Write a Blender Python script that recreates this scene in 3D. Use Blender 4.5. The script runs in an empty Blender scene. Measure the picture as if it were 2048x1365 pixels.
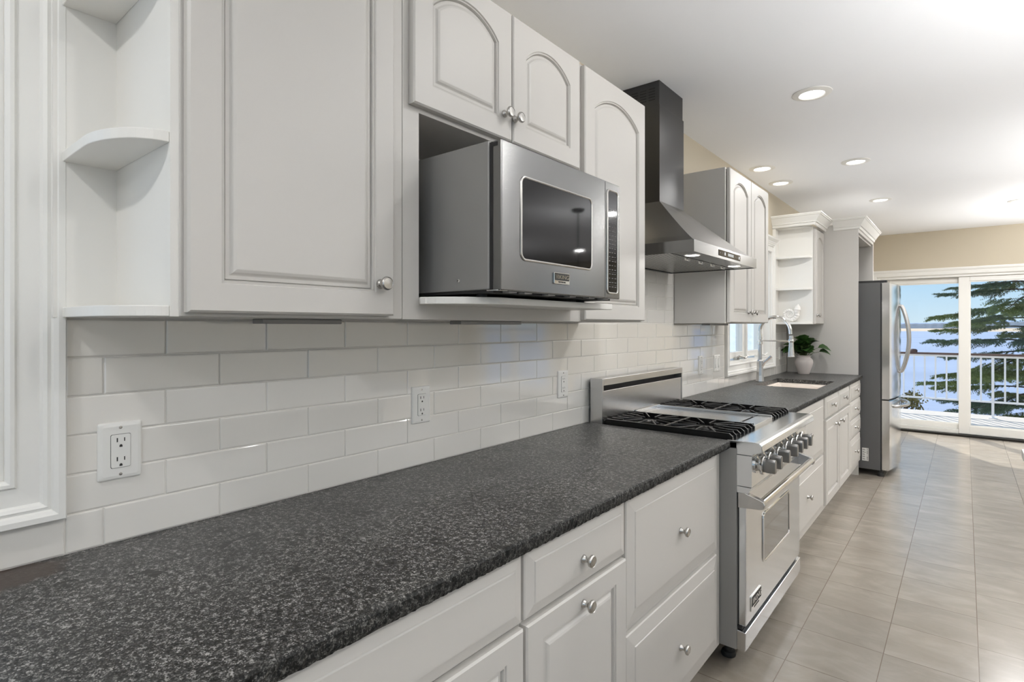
import bpy, bmesh, math, random
from mathutils import Vector, Matrix
random.seed(7)
S = bpy.context.scene
COL = S.collection
PI = math.pi

# ------------------------------------------------------------------ camera, world, sun, exposure
CAM_X, CAM_Z = 1.357, 1.357
cam = bpy.data.cameras.new('camera')
cam.sensor_width = 36.0
cam.lens = 36.0 * 1110.0 / 2048.0
cam.shift_y = -29.5 / 2048.0
cam.clip_start = 0.02
cam.clip_end = 5000
camo = bpy.data.objects.new('camera', cam)
camo.location = (CAM_X, 0.0, CAM_Z)
camo.rotation_euler = (PI / 2, 0, math.atan((1930 - 1024) / 1110.0))
COL.objects.link(camo)
S.camera = camo

S.view_settings.view_transform = 'Standard'
S.view_settings.look = 'None'
S.view_settings.exposure = 0.0
S.view_settings.gamma = 1.0
S.view_settings.use_curve_mapping = False
S.cycles.use_denoising = True
S.cycles.max_bounces = 10
S.cycles.diffuse_bounces = 6
S.cycles.glossy_bounces = 5
S.cycles.transmission_bounces = 6
S.cycles.transparent_max_bounces = 12
S.cycles.sample_clamp_indirect = 6.0
S.cycles.caustics_reflective = False
S.cycles.caustics_refractive = False

CEIL = 2.560
LAMP_W = 6.0          # one recessed lamp
PENDANT_W = 95.0       # one bowl uplight, all but one of them added
DAYLIGHT = 1.05         # sky

w = bpy.data.worlds.new('sky')
S.world = w
w.use_nodes = True
nt = w.node_tree
nt.nodes.clear()
out = nt.nodes.new('ShaderNodeOutputWorld')
bg = nt.nodes.new('ShaderNodeBackground')
tc = nt.nodes.new('ShaderNodeTexCoord')
sx = nt.nodes.new('ShaderNodeSeparateXYZ')
cr = nt.nodes.new('ShaderNodeValToRGB')
cr.color_ramp.elements[0].position = 0.0
cr.color_ramp.elements[0].color = (0.68, 0.84, 0.95, 1)
cr.color_ramp.elements[1].position = 0.6
cr.color_ramp.elements[1].color = (0.22, 0.46, 0.86, 1)
e = cr.color_ramp.elements.new(0.09)
e.color = (0.42, 0.70, 0.98, 1)
nt.links.new(tc.outputs['Generated'], sx.inputs[0])
nt.links.new(sx.outputs['Z'], cr.inputs[0])
nt.links.new(cr.outputs[0], bg.inputs[0])
bg.inputs[1].default_value = DAYLIGHT
nt.links.new(bg.outputs[0], out.inputs[0])

sun = bpy.data.lights.new('sun', 'SUN')
sun.energy = 5.5
sun.angle = math.radians(0.6)
sun.color = (1.0, 0.95, 0.88)
suno = bpy.data.objects.new('sun', sun)
suno.rotation_euler = Vector((0.506 * math.cos(math.radians(43)), -0.863 * math.cos(math.radians(43)), -math.sin(math.radians(43)))).to_track_quat('-Z', 'Y').to_euler()
COL.objects.link(suno)


# ------------------------------------------------------------------ materials
def srgb(r, g, b):
    f = lambda c: (c / 255 / 12.92) if c / 255 <= 0.04045 else ((c / 255 + 0.055) / 1.055) ** 2.4
    return (f(r), f(g), f(b), 1)


def mat(name, color, rough=0.5, metal=0.0, spec=0.5, noise=None, bump=None, coat=0.0):
    """noise=(scale, amount, stretch xyz): colour variation; bump=(scale, strength, distance, stretch)"""
    m = bpy.data.materials.new(name)
    m.use_nodes = True
    n = m.node_tree.nodes
    l = m.node_tree.links
    p = n['Principled BSDF']
    c = color if len(color) == 4 else (*color, 1)
    p.inputs['Base Color'].default_value = c
    p.inputs['Roughness'].default_value = rough
    p.inputs['Metallic'].default_value = metal
    p.inputs['Specular IOR Level'].default_value = spec
    p.inputs['Coat Weight'].default_value = coat
    t = n.new('ShaderNodeTexCoord')
    if noise:
        mp = n.new('ShaderNodeMapping')
        mp.inputs['Scale'].default_value = noise[2]
        nz = n.new('ShaderNodeTexNoise')
        nz.inputs['Scale'].default_value = noise[0]
        nz.inputs['Detail'].default_value = 5
        mx = n.new('ShaderNodeMix')
        mx.data_type = 'RGBA'
        k = noise[1]
        mx.inputs['A'].default_value = (c[0] * (1 - k), c[1] * (1 - k), c[2] * (1 - k), 1)
        mx.inputs['B'].default_value = (min(1, c[0] * (1 + k)), min(1, c[1] * (1 + k)), min(1, c[2] * (1 + k)), 1)
        l.new(t.outputs['Object'], mp.inputs[0])
        l.new(mp.outputs[0], nz.inputs['Vector'])
        l.new(nz.outputs['Fac'], mx.inputs['Factor'])
        l.new(mx.outputs['Result'], p.inputs['Base Color'])
    if bump:
        mp2 = n.new('ShaderNodeMapping')
        mp2.inputs['Scale'].default_value = bump[3] if len(bump) > 3 else (1, 1, 1)
        nb = n.new('ShaderNodeTexNoise')
        nb.inputs['Scale'].default_value = bump[0]
        nb.inputs['Detail'].default_value = 3
        b = n.new('ShaderNodeBump')
        b.inputs['Strength'].default_value = bump[1]
        b.inputs['Distance'].default_value = bump[2]
        l.new(t.outputs['Object'], mp2.inputs[0])
        l.new(mp2.outputs[0], nb.inputs['Vector'])
        l.new(nb.outputs['Fac'], b.inputs['Height'])
        l.new(b.outputs[0], p.inputs['Normal'])
    return m


def brushed(name, color, rough, stretch, aniso=0.0):
    m = mat(name, color, rough, 1.0, noise=(6, 0.05, stretch), bump=(9, 0.06, 0.0006, stretch))
    n = m.node_tree.nodes
    l = m.node_tree.links
    p = n['Principled BSDF']
    p.inputs['Anisotropic'].default_value = aniso
    if aniso > 0.5:
        tg = n.new('ShaderNodeTangent')
        tg.direction_type = 'RADIAL'
        tg.axis = 'Z'
        l.new(tg.outputs[0], p.inputs['Tangent'])
        p.inputs['Anisotropic Rotation'].default_value = 0.25
    return m


def emis(name, color, k):
    m = bpy.data.materials.new(name)
    m.use_nodes = True
    p = m.node_tree.nodes['Principled BSDF']
    p.inputs['Base Color'].default_value = (*color, 1)
    p.inputs['Emission Color'].default_value = (*color, 1)
    p.inputs['Emission Strength'].default_value = k
    return m


M = {}
M['paint'] = mat('cabinet_paint', srgb(199, 196, 191), 0.45, noise=(3, 0.012, (1, 1, 1)), bump=(90, 0.04, 0.0004))
M['shelf_paint'] = mat('shelf_paint', srgb(230, 228, 223), 0.38, noise=(3, 0.01, (1, 1, 1)))
M['trim'] = mat('trim_paint', srgb(232, 231, 227), 0.36, noise=(3, 0.01, (1, 1, 1)))
M['beige'] = mat('beige_wall_paint', srgb(198, 188, 168), 0.7, noise=(2.5, 0.02, (1, 1, 1)), bump=(160, 0.08, 0.0006))
M['white_wall'] = mat('pale_wall_paint', srgb(226, 222, 212), 0.7, noise=(2, 0.02, (1, 1, 1)), bump=(160, 0.08, 0.0006))
M['ceiling'] = mat('ceiling_paint', srgb(243, 245, 249), 0.75, noise=(1.3, 0.015, (1, 1, 1)), bump=(14, 0.25, 0.0016, (1, 0.5, 1)))
M['tile'] = mat('white_glazed_tile', srgb(228, 225, 219), 0.06, spec=1.0, coat=0.6, noise=(7, 0.01, (1, 1, 1)), bump=(9, 0.08, 0.001))
M['grout'] = mat('pale_grout', srgb(222, 219, 213), 0.85, noise=(40, 0.04, (1, 1, 1)))
M['plate'] = mat('white_plastic', srgb(230, 229, 225), 0.32, noise=(5, 0.01, (1, 1, 1)))
M['black'] = mat('black_gap', (0.012, 0.012, 0.012, 1), 0.6, noise=(20, 0.2, (1, 1, 1)))
M['slot'] = mat('dark_slot', (0.02, 0.019, 0.018, 1), 0.7, noise=(20, 0.2, (1, 1, 1)))
M['steel'] = brushed('brushed_steel', (0.56, 0.55, 0.54, 1), 0.27, (2, 2, 160), 0.3)
M['steel_front'] = brushed('brushed_steel_door', (0.20, 0.20, 0.198, 1), 0.22, (120, 1.2, 120), 0.85)
M['steel_polished'] = brushed('polished_steel', (0.70, 0.69, 0.67, 1), 0.13, (20, 2, 20))
M['steel_range'] = brushed('range_steel', (0.77, 0.79, 0.81, 1), 0.15, (90, 2, 90))
M['steel_dark'] = brushed('dark_steel', (0.085, 0.085, 0.085, 1), 0.30, (120, 120, 3))
M['steel_side'] = mat('grey_metal_case', srgb(150, 149, 147), 0.5, 0.45, noise=(5, 0.05, (1, 1, 1)), bump=(220, 0.12, 0.0004))
M['fridge_side'] = mat('dark_grey_case', srgb(92, 92, 92), 0.5, 0.2, noise=(5, 0.06, (1, 1, 1)), bump=(260, 0.2, 0.0006))
M['chrome'] = mat('chrome', (0.82, 0.82, 0.81, 1), 0.07, 1.0, noise=(5, 0.02, (1, 1, 1)))
M['nickel'] = mat('brushed_nickel', (0.52, 0.505, 0.48, 1), 0.27, 1.0, noise=(30, 0.08, (1, 1, 1)))
M['grip'] = mat('dark_nickel', (0.26, 0.255, 0.25, 1), 0.3, 1.0, noise=(30, 0.08, (1, 1, 1)))
M['glass_black'] = mat('black_glass', (0.008, 0.008, 0.009, 1), 0.04, spec=0.22, noise=(5, 0.1, (1, 1, 1)))
M['oven_glass'] = mat('oven_window_glass', (0.05, 0.05, 0.05, 1), 0.05, spec=1.0, noise=(5, 0.1, (1, 1, 1)), coat=0.8)
M['iron'] = mat('cast_iron', (0.006, 0.006, 0.006, 1), 0.3, spec=0.4, noise=(60, 0.3, (1, 1, 1)), bump=(260, 0.15, 0.0005))
M['mark'] = mat('pale_print', srgb(84, 84, 84), 0.5, noise=(80, 0.05, (1, 1, 1)))
M['rubber'] = mat('black_rubber', (0.02, 0.02, 0.02, 1), 0.6, noise=(30, 0.1, (1, 1, 1)))
M['sink'] = mat('bisque_sink', srgb(232, 222, 212), 0.25, noise=(4, 0.02, (1, 1, 1)))
M['pot'] = mat('glazed_clay', srgb(205, 197, 192), 0.55, noise=(9, 0.06, (1, 1, 1)), bump=(60, 0.15, 0.001))
M['soil'] = mat('dark_soil', (0.03, 0.02, 0.014, 1), 0.9, noise=(60, 0.4, (1, 1, 1)))
M['leaf'] = mat('dark_green_leaf', srgb(50, 80, 36), 0.36, noise=(16, 0.45, (1, 1, 1)), bump=(60, 0.2, 0.001))
M['stem'] = mat('green_stem', srgb(92, 108, 60), 0.5, noise=(30, 0.15, (1, 1, 1)))
M['shell'] = mat('white_shell', srgb(236, 233, 228), 0.5, noise=(40, 0.03, (1, 1, 1)))
M['lens'] = emis('lamp_lens', (1.0, 0.985, 0.96), 7.0)
M['hood_lens'] = emis('hood_lamp_lens', (1.0, 0.97, 0.92), 9.0)
M['display'] = emis('pale_display', (0.45, 0.48, 0.49), 0.12)
M['button'] = emis('white_button', (0.8, 0.82, 0.85), 0.45)
M['bronze'] = mat('dark_bronze', (0.03, 0.027, 0.024, 1), 0.4, 0.8, noise=(20, 0.2, (1, 1, 1)))
M['deck'] = mat('weathered_deck', srgb(202, 194, 186), 0.75, noise=(5, 0.10, (1.2, 14, 1)), bump=(10, 0.3, 0.002, (1, 16, 1)))
M['rail_white'] = mat('white_rail_paint', srgb(228, 230, 234), 0.45, noise=(8, 0.02, (1, 1, 1)))
M['rail_wood'] = mat('brown_handrail', srgb(86, 63, 55), 0.55, noise=(9, 0.2, (2, 16, 16)))
M['bark'] = mat('spruce_bark', srgb(74, 62, 54), 0.9, noise=(14, 0.35, (1, 1, 0.25)), bump=(30, 0.6, 0.01, (1, 1, 0.3)))
M['needle'] = mat('spruce_needles', srgb(112, 122, 66), 0.55, noise=(3.2, 0.55, (1, 1, 1)))
M['needle_dark'] = mat('dark_spruce_needles', srgb(78, 98, 72), 0.55, noise=(3.2, 0.5, (1, 1, 1)))
M['shrub'] = mat('olive_shrub_leaf', srgb(118, 108, 60), 0.6, noise=(5, 0.5, (1, 1, 1)))
M['sand'] = mat('sand_bar', srgb(222, 196, 166), 0.9, noise=(0.05, 0.12, (1, 0.2, 1)))
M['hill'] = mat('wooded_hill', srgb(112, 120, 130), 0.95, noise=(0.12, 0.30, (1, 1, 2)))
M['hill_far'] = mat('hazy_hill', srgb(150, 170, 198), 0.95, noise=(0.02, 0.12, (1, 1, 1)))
M['snow'] = mat('pale_snow_ground', srgb(246, 247, 250), 0.8, noise=(0.4, 0.06, (1, 1, 1)))
M['siding'] = mat('white_outside_paint', srgb(236, 236, 236), 0.6, noise=(3, 0.03, (1, 1, 20)))


def glass_mat():
    m = bpy.data.materials.new('window_glass')
    m.use_nodes = True
    n = m.node_tree.nodes
    l = m.node_tree.links
    n.clear()
    o = n.new('ShaderNodeOutputMaterial')
    mx = n.new('ShaderNodeMixShader')
    tr = n.new('ShaderNodeBsdfTransparent')
    gl = n.new('ShaderNodeBsdfGlossy')
    gl.inputs['Roughness'].default_value = 0.01
    lw = n.new('ShaderNodeLayerWeight')
    pw = n.new('ShaderNodeMath')
    pw.operation = 'POWER'
    pw.inputs[1].default_value = 5.0
    fr = n.new('ShaderNodeMath')
    fr.operation = 'MULTIPLY_ADD'
    fr.inputs[1].default_value = 0.5
    fr.inputs[2].default_value = 0.02
    l.new(lw.outputs['Facing'], pw.inputs[0])
    l.new(pw.outputs[0], fr.inputs[0])
    tr.inputs[0].default_value = (0.97, 0.98, 0.975, 1)
    l.new(fr.outputs[0], mx.inputs[0])
    l.new(tr.outputs[0], mx.inputs[1])
    l.new(gl.outputs[0], mx.inputs[2])
    l.new(mx.outputs[0], o.inputs[0])
    return m


M['glass'] = glass_mat()


def granite_mat(edge=False):
    m = bpy.data.materials.new('chiselled_granite' if edge else 'leathered_granite')
    m.use_nodes = True
    n = m.node_tree.nodes
    l = m.node_tree.links
    p = n['Principled BSDF']
    t = n.new('ShaderNodeTexCoord')

    def noise(scale, det, rough=0.6):
        z = n.new('ShaderNodeTexNoise')
        z.inputs['Scale'].default_value = scale
        z.inputs['Detail'].default_value = det
        z.inputs['Roughness'].default_value = rough
        l.new(t.outputs['Object'], z.inputs['Vector'])
        return z

    def ramp(src, pts):
        r = n.new('ShaderNodeValToRGB')
        els = r.color_ramp.elements
        els[0].position, els[0].color = pts[0][0], (*pts[0][1], 1)
        els[1].position, els[1].color = pts[-1][0], (*pts[-1][1], 1)
        for q in pts[1:-1]:
            a = els.new(q[0])
            a.color = (*q[1], 1)
        l.new(src, r.inputs[0])
        return r

    def mixc(fac, a, b):
        x = n.new('ShaderNodeMix')
        x.data_type = 'RGBA'
        l.new(fac, x.inputs['Factor'])
        for sock, v in (('A', a), ('B', b)):
            if isinstance(v, tuple):
                x.inputs[sock].default_value = v
            else:
                l.new(v, x.inputs[sock])
        return x.outputs['Result']

    gv = n.new('ShaderNodeTexVoronoi')
    gv.inputs['Scale'].default_value = 480
    gs = n.new('ShaderNodeSeparateColor')
    l.new(t.outputs['Object'], gv.inputs['Vector'])
    l.new(gv.outputs['Color'], gs.inputs[0])
    g1 = n.new('ShaderNodeMath')
    g1.operation = 'MULTIPLY'
    g1.inputs[1].default_value = 0.20
    l.new(gs.outputs[0], g1.inputs[0])
    g2 = n.new('ShaderNodeMath')
    g2.operation = 'MULTIPLY_ADD'
    g2.inputs[1].default_value = 1.10
    l.new(noise(95, 9, 0.80).outputs['Fac'], g2.inputs[0])
    l.new(g1.outputs[0], g2.inputs[2])
    fine = ramp(g2.outputs[0], [(0.46, (0.004, 0.004, 0.004)), (0.60, (0.017, 0.0168, 0.0162)), (0.70, (0.062, 0.061, 0.059)), (0.83, (0.34, 0.333, 0.32))])
    vor = n.new('ShaderNodeTexVoronoi')
    vor.inputs['Scale'].default_value = 30
    l.new(t.outputs['Object'], vor.inputs['Vector'])
    patch = ramp(vor.outputs['Color'], [(0.0, (0, 0, 0)), (0.80, (0, 0, 0)), (0.86, (1, 1, 1)), (1.0, (1, 1, 1))])
    brk = ramp(noise(45, 4).outputs['Fac'], [(0.44, (0, 0, 0)), (0.56, (1, 1, 1))])
    mm = n.new('ShaderNodeMath')
    mm.operation = 'MULTIPLY'
    l.new(patch.outputs[0], mm.inputs[0])
    l.new(brk.outputs[0], mm.inputs[1])
    c1 = mixc(mm.outputs[0], fine.outputs[0], (0.012, 0.012, 0.0115, 1))
    big = ramp(noise(7, 3).outputs['Fac'], [(0.3, (0.72, 0.72, 0.72)), (0.7, (1.18, 1.18, 1.16))])
    mul = n.new('ShaderNodeMix')
    mul.data_type = 'RGBA'
    mul.blend_type = 'MULTIPLY'
    mul.inputs['Factor'].default_value = 1.0
    l.new(c1, mul.inputs['A'])
    l.new(big.outputs[0], mul.inputs['B'])
    # a rusty mineral stain near the left end of the slab
    mp = n.new('ShaderNodeMapping')
    mp.inputs['Location'].default_value = (-0.052 / 0.05, -0.19 / 0.085, 0)
    mp.inputs['Scale'].default_value = (1 / 0.05, 1 / 0.085, 0)
    l.new(t.outputs['Object'], mp.inputs[0])
    ln = n.new('ShaderNodeVectorMath')
    ln.operation = 'LENGTH'
    l.new(mp.outputs[0], ln.inputs[0])
    wob = n.new('ShaderNodeMath')
    wob.operation = 'MULTIPLY_ADD'
    wob.inputs[1].default_value = 0.9
    l.new(noise(30, 3).outputs['Fac'], wob.inputs[0])
    l.new(ln.outputs['Value'], wob.inputs[2])
    st = ramp(wob.outputs[0], [(0.0, (0.9, 0.9, 0.9)), (0.80, (0.9, 0.9, 0.9)), (1.0, (0, 0, 0))])
    wob.use_clamp = False
    sc = n.new('ShaderNodeMath')
    sc.operation = 'MULTIPLY'
    sc.inputs[1].default_value = 0.62
    l.new(wob.outputs[0], sc.inputs[0])
    l.new(sc.outputs[0], st.inputs[0])
    c2 = mixc(st.outputs[0], mul.outputs['Result'], (0.035, 0.020, 0.013, 1))
    l.new(c2, p.inputs['Base Color'])
    p.inputs['Roughness'].default_value = 0.38
    p.inputs['Specular IOR Level'].default_value = 0.4
    if edge:
        dk = n.new('ShaderNodeMix')
        dk.data_type = 'RGBA'
        dk.blend_type = 'MULTIPLY'
        dk.inputs['Factor'].default_value = 1.0
        dk.inputs['B'].default_value = (0.42, 0.42, 0.41, 1)
        l.new(c2, dk.inputs['A'])
        l.new(dk.outputs['Result'], p.inputs['Base Color'])
        p.inputs['Roughness'].default_value = 0.6
        p.inputs['Specular IOR Level'].default_value = 0.25
    b = n.new('ShaderNodeBump')
    b.inputs['Strength'].default_value = 0.35
    b.inputs['Distance'].default_value = 0.0012
    l.new(noise(95, 4).outputs['Fac'], b.inputs['Height'])
    l.new(b.outputs[0], p.inputs['Normal'])
    return m


M['granite'] = granite_mat()
M['granite_edge'] = granite_mat(True)


def floor_mat():
    m = bpy.data.materials.new('porcelain_floor_tile')
    m.use_nodes = True
    n = m.node_tree.nodes
    l = m.node_tree.links
    p = n['Principled BSDF']
    t = n.new('ShaderNodeTexCoord')
    mp = n.new('ShaderNodeMapping')
    mp.inputs['Location'].default_value = (-0.79 + 0.305 * 10, -3.67 + 0.305 * 20, 0)
    l.new(t.outputs['Object'], mp.inputs[0])
    br = n.new('ShaderNodeTexBrick')
    br.offset = 0.0
    br.inputs['Scale'].default_value = 1.0
    br.inputs['Brick Width'].default_value = 0.305
    br.inputs['Row Height'].default_value = 0.305
    br.inputs['Mortar Size'].default_value = 0.0016
    br.inputs['Mortar Smooth'].default_value = 0.1
    br.inputs['Color1'].default_value = (0, 0, 0, 1)
    br.inputs['Color2'].default_value = (1, 1, 1, 1)
    l.new(mp.outputs[0], br.inputs['Vector'])
    # streaks across the room, shifted tile by tile
    add = n.new('ShaderNodeVectorMath')
    add.operation = 'MULTIPLY_ADD'
    add.inputs[1].default_value = (7, 13, 3)
    l.new(br.outputs['Color'], add.inputs[0])
    l.new(t.outputs['Object'], add.inputs[2])
    m2 = n.new('ShaderNodeMapping')
    m2.inputs['Scale'].default_value = (1.3, 2.6, 1)
    m2.inputs['Rotation'].default_value = (0, 0, 0.12)
    l.new(add.outputs[0], m2.inputs[0])
    nz = n.new('ShaderNodeTexNoise')
    nz.inputs['Scale'].default_value = 3.2
    nz.inputs['Detail'].default_value = 8
    nz.inputs['Roughness'].default_value = 0.62
    nz.inputs['Distortion'].default_value = 0.6
    l.new(m2.outputs[0], nz.inputs['Vector'])
    r = n.new('ShaderNodeValToRGB')
    r.color_ramp.elements[0].position = 0.25
    r.color_ramp.elements[0].color = srgb(142, 133, 121)
    r.color_ramp.elements[1].position = 0.78
    r.color_ramp.elements[1].color = srgb(168, 160, 149)
    q = r.color_ramp.elements.new(0.5)
    q.color = srgb(152, 144, 133)
    l.new(nz.outputs['Fac'], r.inputs[0])
    tint = n.new('ShaderNodeMix')
    tint.data_type = 'RGBA'
    tint.blend_type = 'MULTIPLY'
    tint.inputs['Factor'].default_value = 0.10
    l.new(r.outputs[0], tint.inputs['A'])
    l.new(br.outputs['Color'], tint.inputs['B'])
    gm = n.new('ShaderNodeMix')
    gm.data_type = 'RGBA'
    gm.inputs['B'].default_value = srgb(112, 98, 84)
    l.new(br.outputs['Fac'], gm.inputs['Factor'])
    l.new(tint.outputs['Result'], gm.inputs['A'])
    l.new(gm.outputs['Result'], p.inputs['Base Color'])
    p.inputs['Roughness'].default_value = 0.23
    inv = n.new('ShaderNodeMath')
    inv.operation = 'SUBTRACT'
    inv.inputs[0].default_value = 1.0
    l.new(br.outputs['Fac'], inv.inputs[1])
    b = n.new('ShaderNodeBump')
    b.inputs['Strength'].default_value = 0.6
    b.inputs['Distance'].default_value = 0.002
    l.new(inv.outputs[0], b.inputs['Height'])
    l.new(b.outputs[0], p.inputs['Normal'])
    return m


M['floor'] = floor_mat()


def water_mat():
    m = mat('lake_water', srgb(160, 169, 190), 0.45, spec=0.2, noise=(0.05, 0.25, (0.25, 1, 1)), bump=(0.5, 0.35, 0.3, (0.3, 1, 1)))
    return m


M['water'] = water_mat()


# ------------------------------------------------------------------ mesh helpers
def wloc(o):
    v = Vector((0, 0, 0))
    while o is not None:
        v += o.location
        o = o.parent
    return v


def link(name, me, parent=None):
    o = bpy.data.objects.new(name, me)
    COL.objects.link(o)
    if parent is not None:
        o.parent = parent
    return o


def obj(name, bm, m, parent=None, smooth=False, bevel=0.0, seg=2, auto=True):
    """world-space bmesh -> one mesh object (vertices made local to the parent chain)"""
    me = bpy.data.meshes.new(name)
    off = wloc(parent)
    if off.length > 0:
        bmesh.ops.translate(bm, verts=bm.verts, vec=-off)
    bmesh.ops.recalc_face_normals(bm, faces=bm.faces)
    bm.to_mesh(me)
    bm.free()
    for x in (m if isinstance(m, (list, tuple)) else [m]):
        me.materials.append(x)
    if smooth:
        for f in me.polygons:
            f.use_smooth = True
        try:
            me.set_sharp_from_angle(angle=math.radians(38))
        except Exception:
            pass
    o = link(name, me, parent)
    if bevel > 0:
        b = o.modifiers.new('bevel', 'BEVEL')
        b.width = bevel
        b.segments = seg
        b.limit_method = 'ANGLE'
        b.angle_limit = math.radians(40)
    return o


def thing(name, label, cat, loc=(0, 0, 0), group=None, kind=None):
    o = bpy.data.objects.new(name, None)
    o.empty_display_size = 0.1
    COL.objects.link(o)
    o.location = loc
    tag(o, label, cat, group, kind)
    return o


def tag(o, label=None, cat=None, group=None, kind=None):
    if label:
        o['label'] = label
    if cat:
        o['category'] = cat
    if group:
        o['group'] = group
    if kind:
        o['kind'] = kind
    return o


def struct(name, bm, m, parent=None, label=None, **k):
    o = obj(name, bm, m, parent, **k)
    if parent is None:
        o['kind'] = 'structure'
        if label:
            o['label'] = label
            o['category'] = name.split('_')[0]
    return o


def NB():
    return bmesh.new()


def box(bm, x0, x1, y0, y1, z0, z1):
    v = [bm.verts.new(p) for p in ((x0, y0, z0), (x1, y0, z0), (x1, y1, z0), (x0, y1, z0), (x0, y0, z1), (x1, y0, z1), (x1, y1, z1), (x0, y1, z1))]
    for q in ((0, 3, 2, 1), (4, 5, 6, 7), (0, 1, 5, 4), (1, 2, 6, 5), (2, 3, 7, 6), (3, 0, 4, 7)):
        bm.faces.new([v[i] for i in q])
    return v


def B(*a):
    bm = NB()
    box(bm, *a)
    return bm


def prism(bm, pts, axis, a0, a1):
    """pts 2-D outline; axis 'x': pts=(y,z), 'y': pts=(x,z), 'z': pts=(x,y)"""
    def P(p, a):
        return {'x': (a, p[0], p[1]), 'y': (p[0], a, p[1]), 'z': (p[0], p[1], a)}[axis]
    A = [bm.verts.new(P(p, a0)) for p in pts]
    Bv = [bm.verts.new(P(p, a1)) for p in pts]
    n = len(pts)
    bm.faces.new(A)
    bm.faces.new(Bv[::-1])
    for i in range(n):
        j = (i + 1) % n
        bm.faces.new((A[i], Bv[i], Bv[j], A[j]))


def loops(bm, LL, cap0=True, cap1=True, closed=True):
    R = [[bm.verts.new(p) for p in L] for L in LL]
    n = len(R[0])
    for a, b in zip(R, R[1:]):
        for i in range(n if closed else n - 1):
            j = (i + 1) % n
            bm.faces.new((a[i], a[j], b[j], b[i]))
    if cap0:
        bm.faces.new(R[0])
    if cap1:
        bm.faces.new(R[-1][::-1])


def lathe(bm, c, prof, axis='z', n=24, cap=True):
    """prof: (radius, offset along axis)"""
    LL = []
    for r, h in prof:
        L = []
        for i in range(n):
            a = 2 * PI * i / n
            u, v = max(r, 1e-5) * math.cos(a), max(r, 1e-5) * math.sin(a)
            L.append({'z': (c[0] + u, c[1] + v, c[2] + h), 'x': (c[0] + h, c[1] + u, c[2] + v), 'y': (c[0] + u, c[1] + h, c[2] + v)}[axis])
        LL.append(L)
    loops(bm, LL, cap, cap)


def tube(bm, pts, r, n=10, cap=True, closed=False):
    pts = [Vector(p) for p in pts]
    m = len(pts)
    rr = r if isinstance(r, (list, tuple)) else [r] * m
    LL = []
    up = None
    for i in range(m):
        if closed:
            d = pts[(i + 1) % m] - pts[i - 1]
        else:
            d = pts[min(i + 1, m - 1)] - pts[max(i - 1, 0)]
        d.normalize()
        if up is None:
            up = Vector((0, 0, 1)) if abs(d.z) < 0.9 else Vector((1, 0, 0))
        a = d.cross(up)
        if a.length < 1e-6:
            a = d.cross(Vector((0, 1, 0)))
        a.normalize()
        up = a.cross(d).normalized()
        LL.append([pts[i] + (a * math.cos(2 * PI * k / n) + up * math.sin(2 * PI * k / n)) * rr[i] for k in range(n)])
    if closed:
        LL.append(LL[0])
        loops(bm, LL, False, False)
        bmesh.ops.remove_doubles(bm, verts=bm.verts, dist=1e-6)
    else:
        loops(bm, LL, cap, cap)


def rrect(u0, u1, v0, v1, r, n=5):
    P = []
    for cx, cy, a0 in ((u1 - r, v0 + r, -PI / 2), (u1 - r, v1 - r, 0), (u0 + r, v1 - r, PI / 2), (u0 + r, v0 + r, PI)):
        for i in range(n + 1):
            a = a0 + PI / 2 * i / n
            P.append((cx + r * math.cos(a), cy + r * math.sin(a)))
    return P


def copy_tree(o, parent=None):
    c = o.copy()
    COL.objects.link(c)
    if parent is not None:
        c.parent = parent
    for ch in list(o.children):
        copy_tree(ch, c)
    return c


def panel_loops(y0, y1, z0, z1, l, r, b, t, rise, nb=6, na=18):
    """returns outer(inset,x) and inner(inset,x) loop makers with matching point counts"""
    oy0, oy1, oz0, oz1 = y0 + l, y1 - r, z0 + b, z1 - t
    half = (oy1 - oy0) / 2
    cy = (oy0 + oy1) / 2
    if rise > 0:
        R = (half * half + rise * rise) / (2 * rise)
        zc = oz1 - R
    def inner(d, x):
        a0, a1, b0 = oy0 + d, oy1 - d, oz0 + d
        L = [(x, a0 + (a1 - a0) * i / nb, b0) for i in range(nb)]
        if rise > 0:
            zs = zc + math.sqrt((R - d) ** 2 - (half - d) ** 2)
        else:
            zs = oz1 - d
        L += [(x, a1, b0 + (zs - b0) * i / nb) for i in range(nb)]
        for i in range(na):
            f = i / na
            if rise > 0:
                th = math.asin((half - d) / (R - d))
                a = th * (1 - 2 * f)
                L.append((x, cy + (R - d) * math.sin(a), zc + (R - d) * math.cos(a)))
            else:
                L.append((x, a1 + (a0 - a1) * f, zs))
        L += [(x, a0, zs + (b0 - zs) * i / nb) for i in range(nb)]
        return L
    def outer(d, x):
        a0, a1, b0, b1 = y0 + d, y1 - d, z0 + d, z1 - d
        L = [(x, a0 + (a1 - a0) * i / nb, b0) for i in range(nb)]
        L += [(x, a1, b0 + (b1 - b0) * i / nb) for i in range(nb)]
        L += [(x, a1 + (a0 - a1) * i / na, b1) for i in range(na)]
        L += [(x, a0, b1 + (b0 - b1) * i / nb) for i in range(nb)]
        return L
    return outer, inner


def raised_door(y0, y1, z0, z1, xb, xf, l=0.057, r=0.057, b=0.053, t=0.06, rise=0.0):
    bm = NB()
    o, i = panel_loops(y0, y1, z0, z1, l, r, b, t, rise)
    loops(bm, [o(0, xb), o(0, xf - 0.004), o(0.004, xf), i(0, xf), i(0.0015, xf - 0.004), i(0.006, xf - 0.003), i(0.0070, xf - 0.0085),
               i(0.0080, xf - 0.0125), i(0.0092, xf - 0.0125), i(0.0098, xf - 0.0090), i(0.0165, xf - 0.0085), i(0.0185, xf - 0.0075), i(0.0225, xf - 0.0042), i(0.0275, xf - 0.0024), i(0.029, xf - 0.0022)])
    return bm


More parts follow.
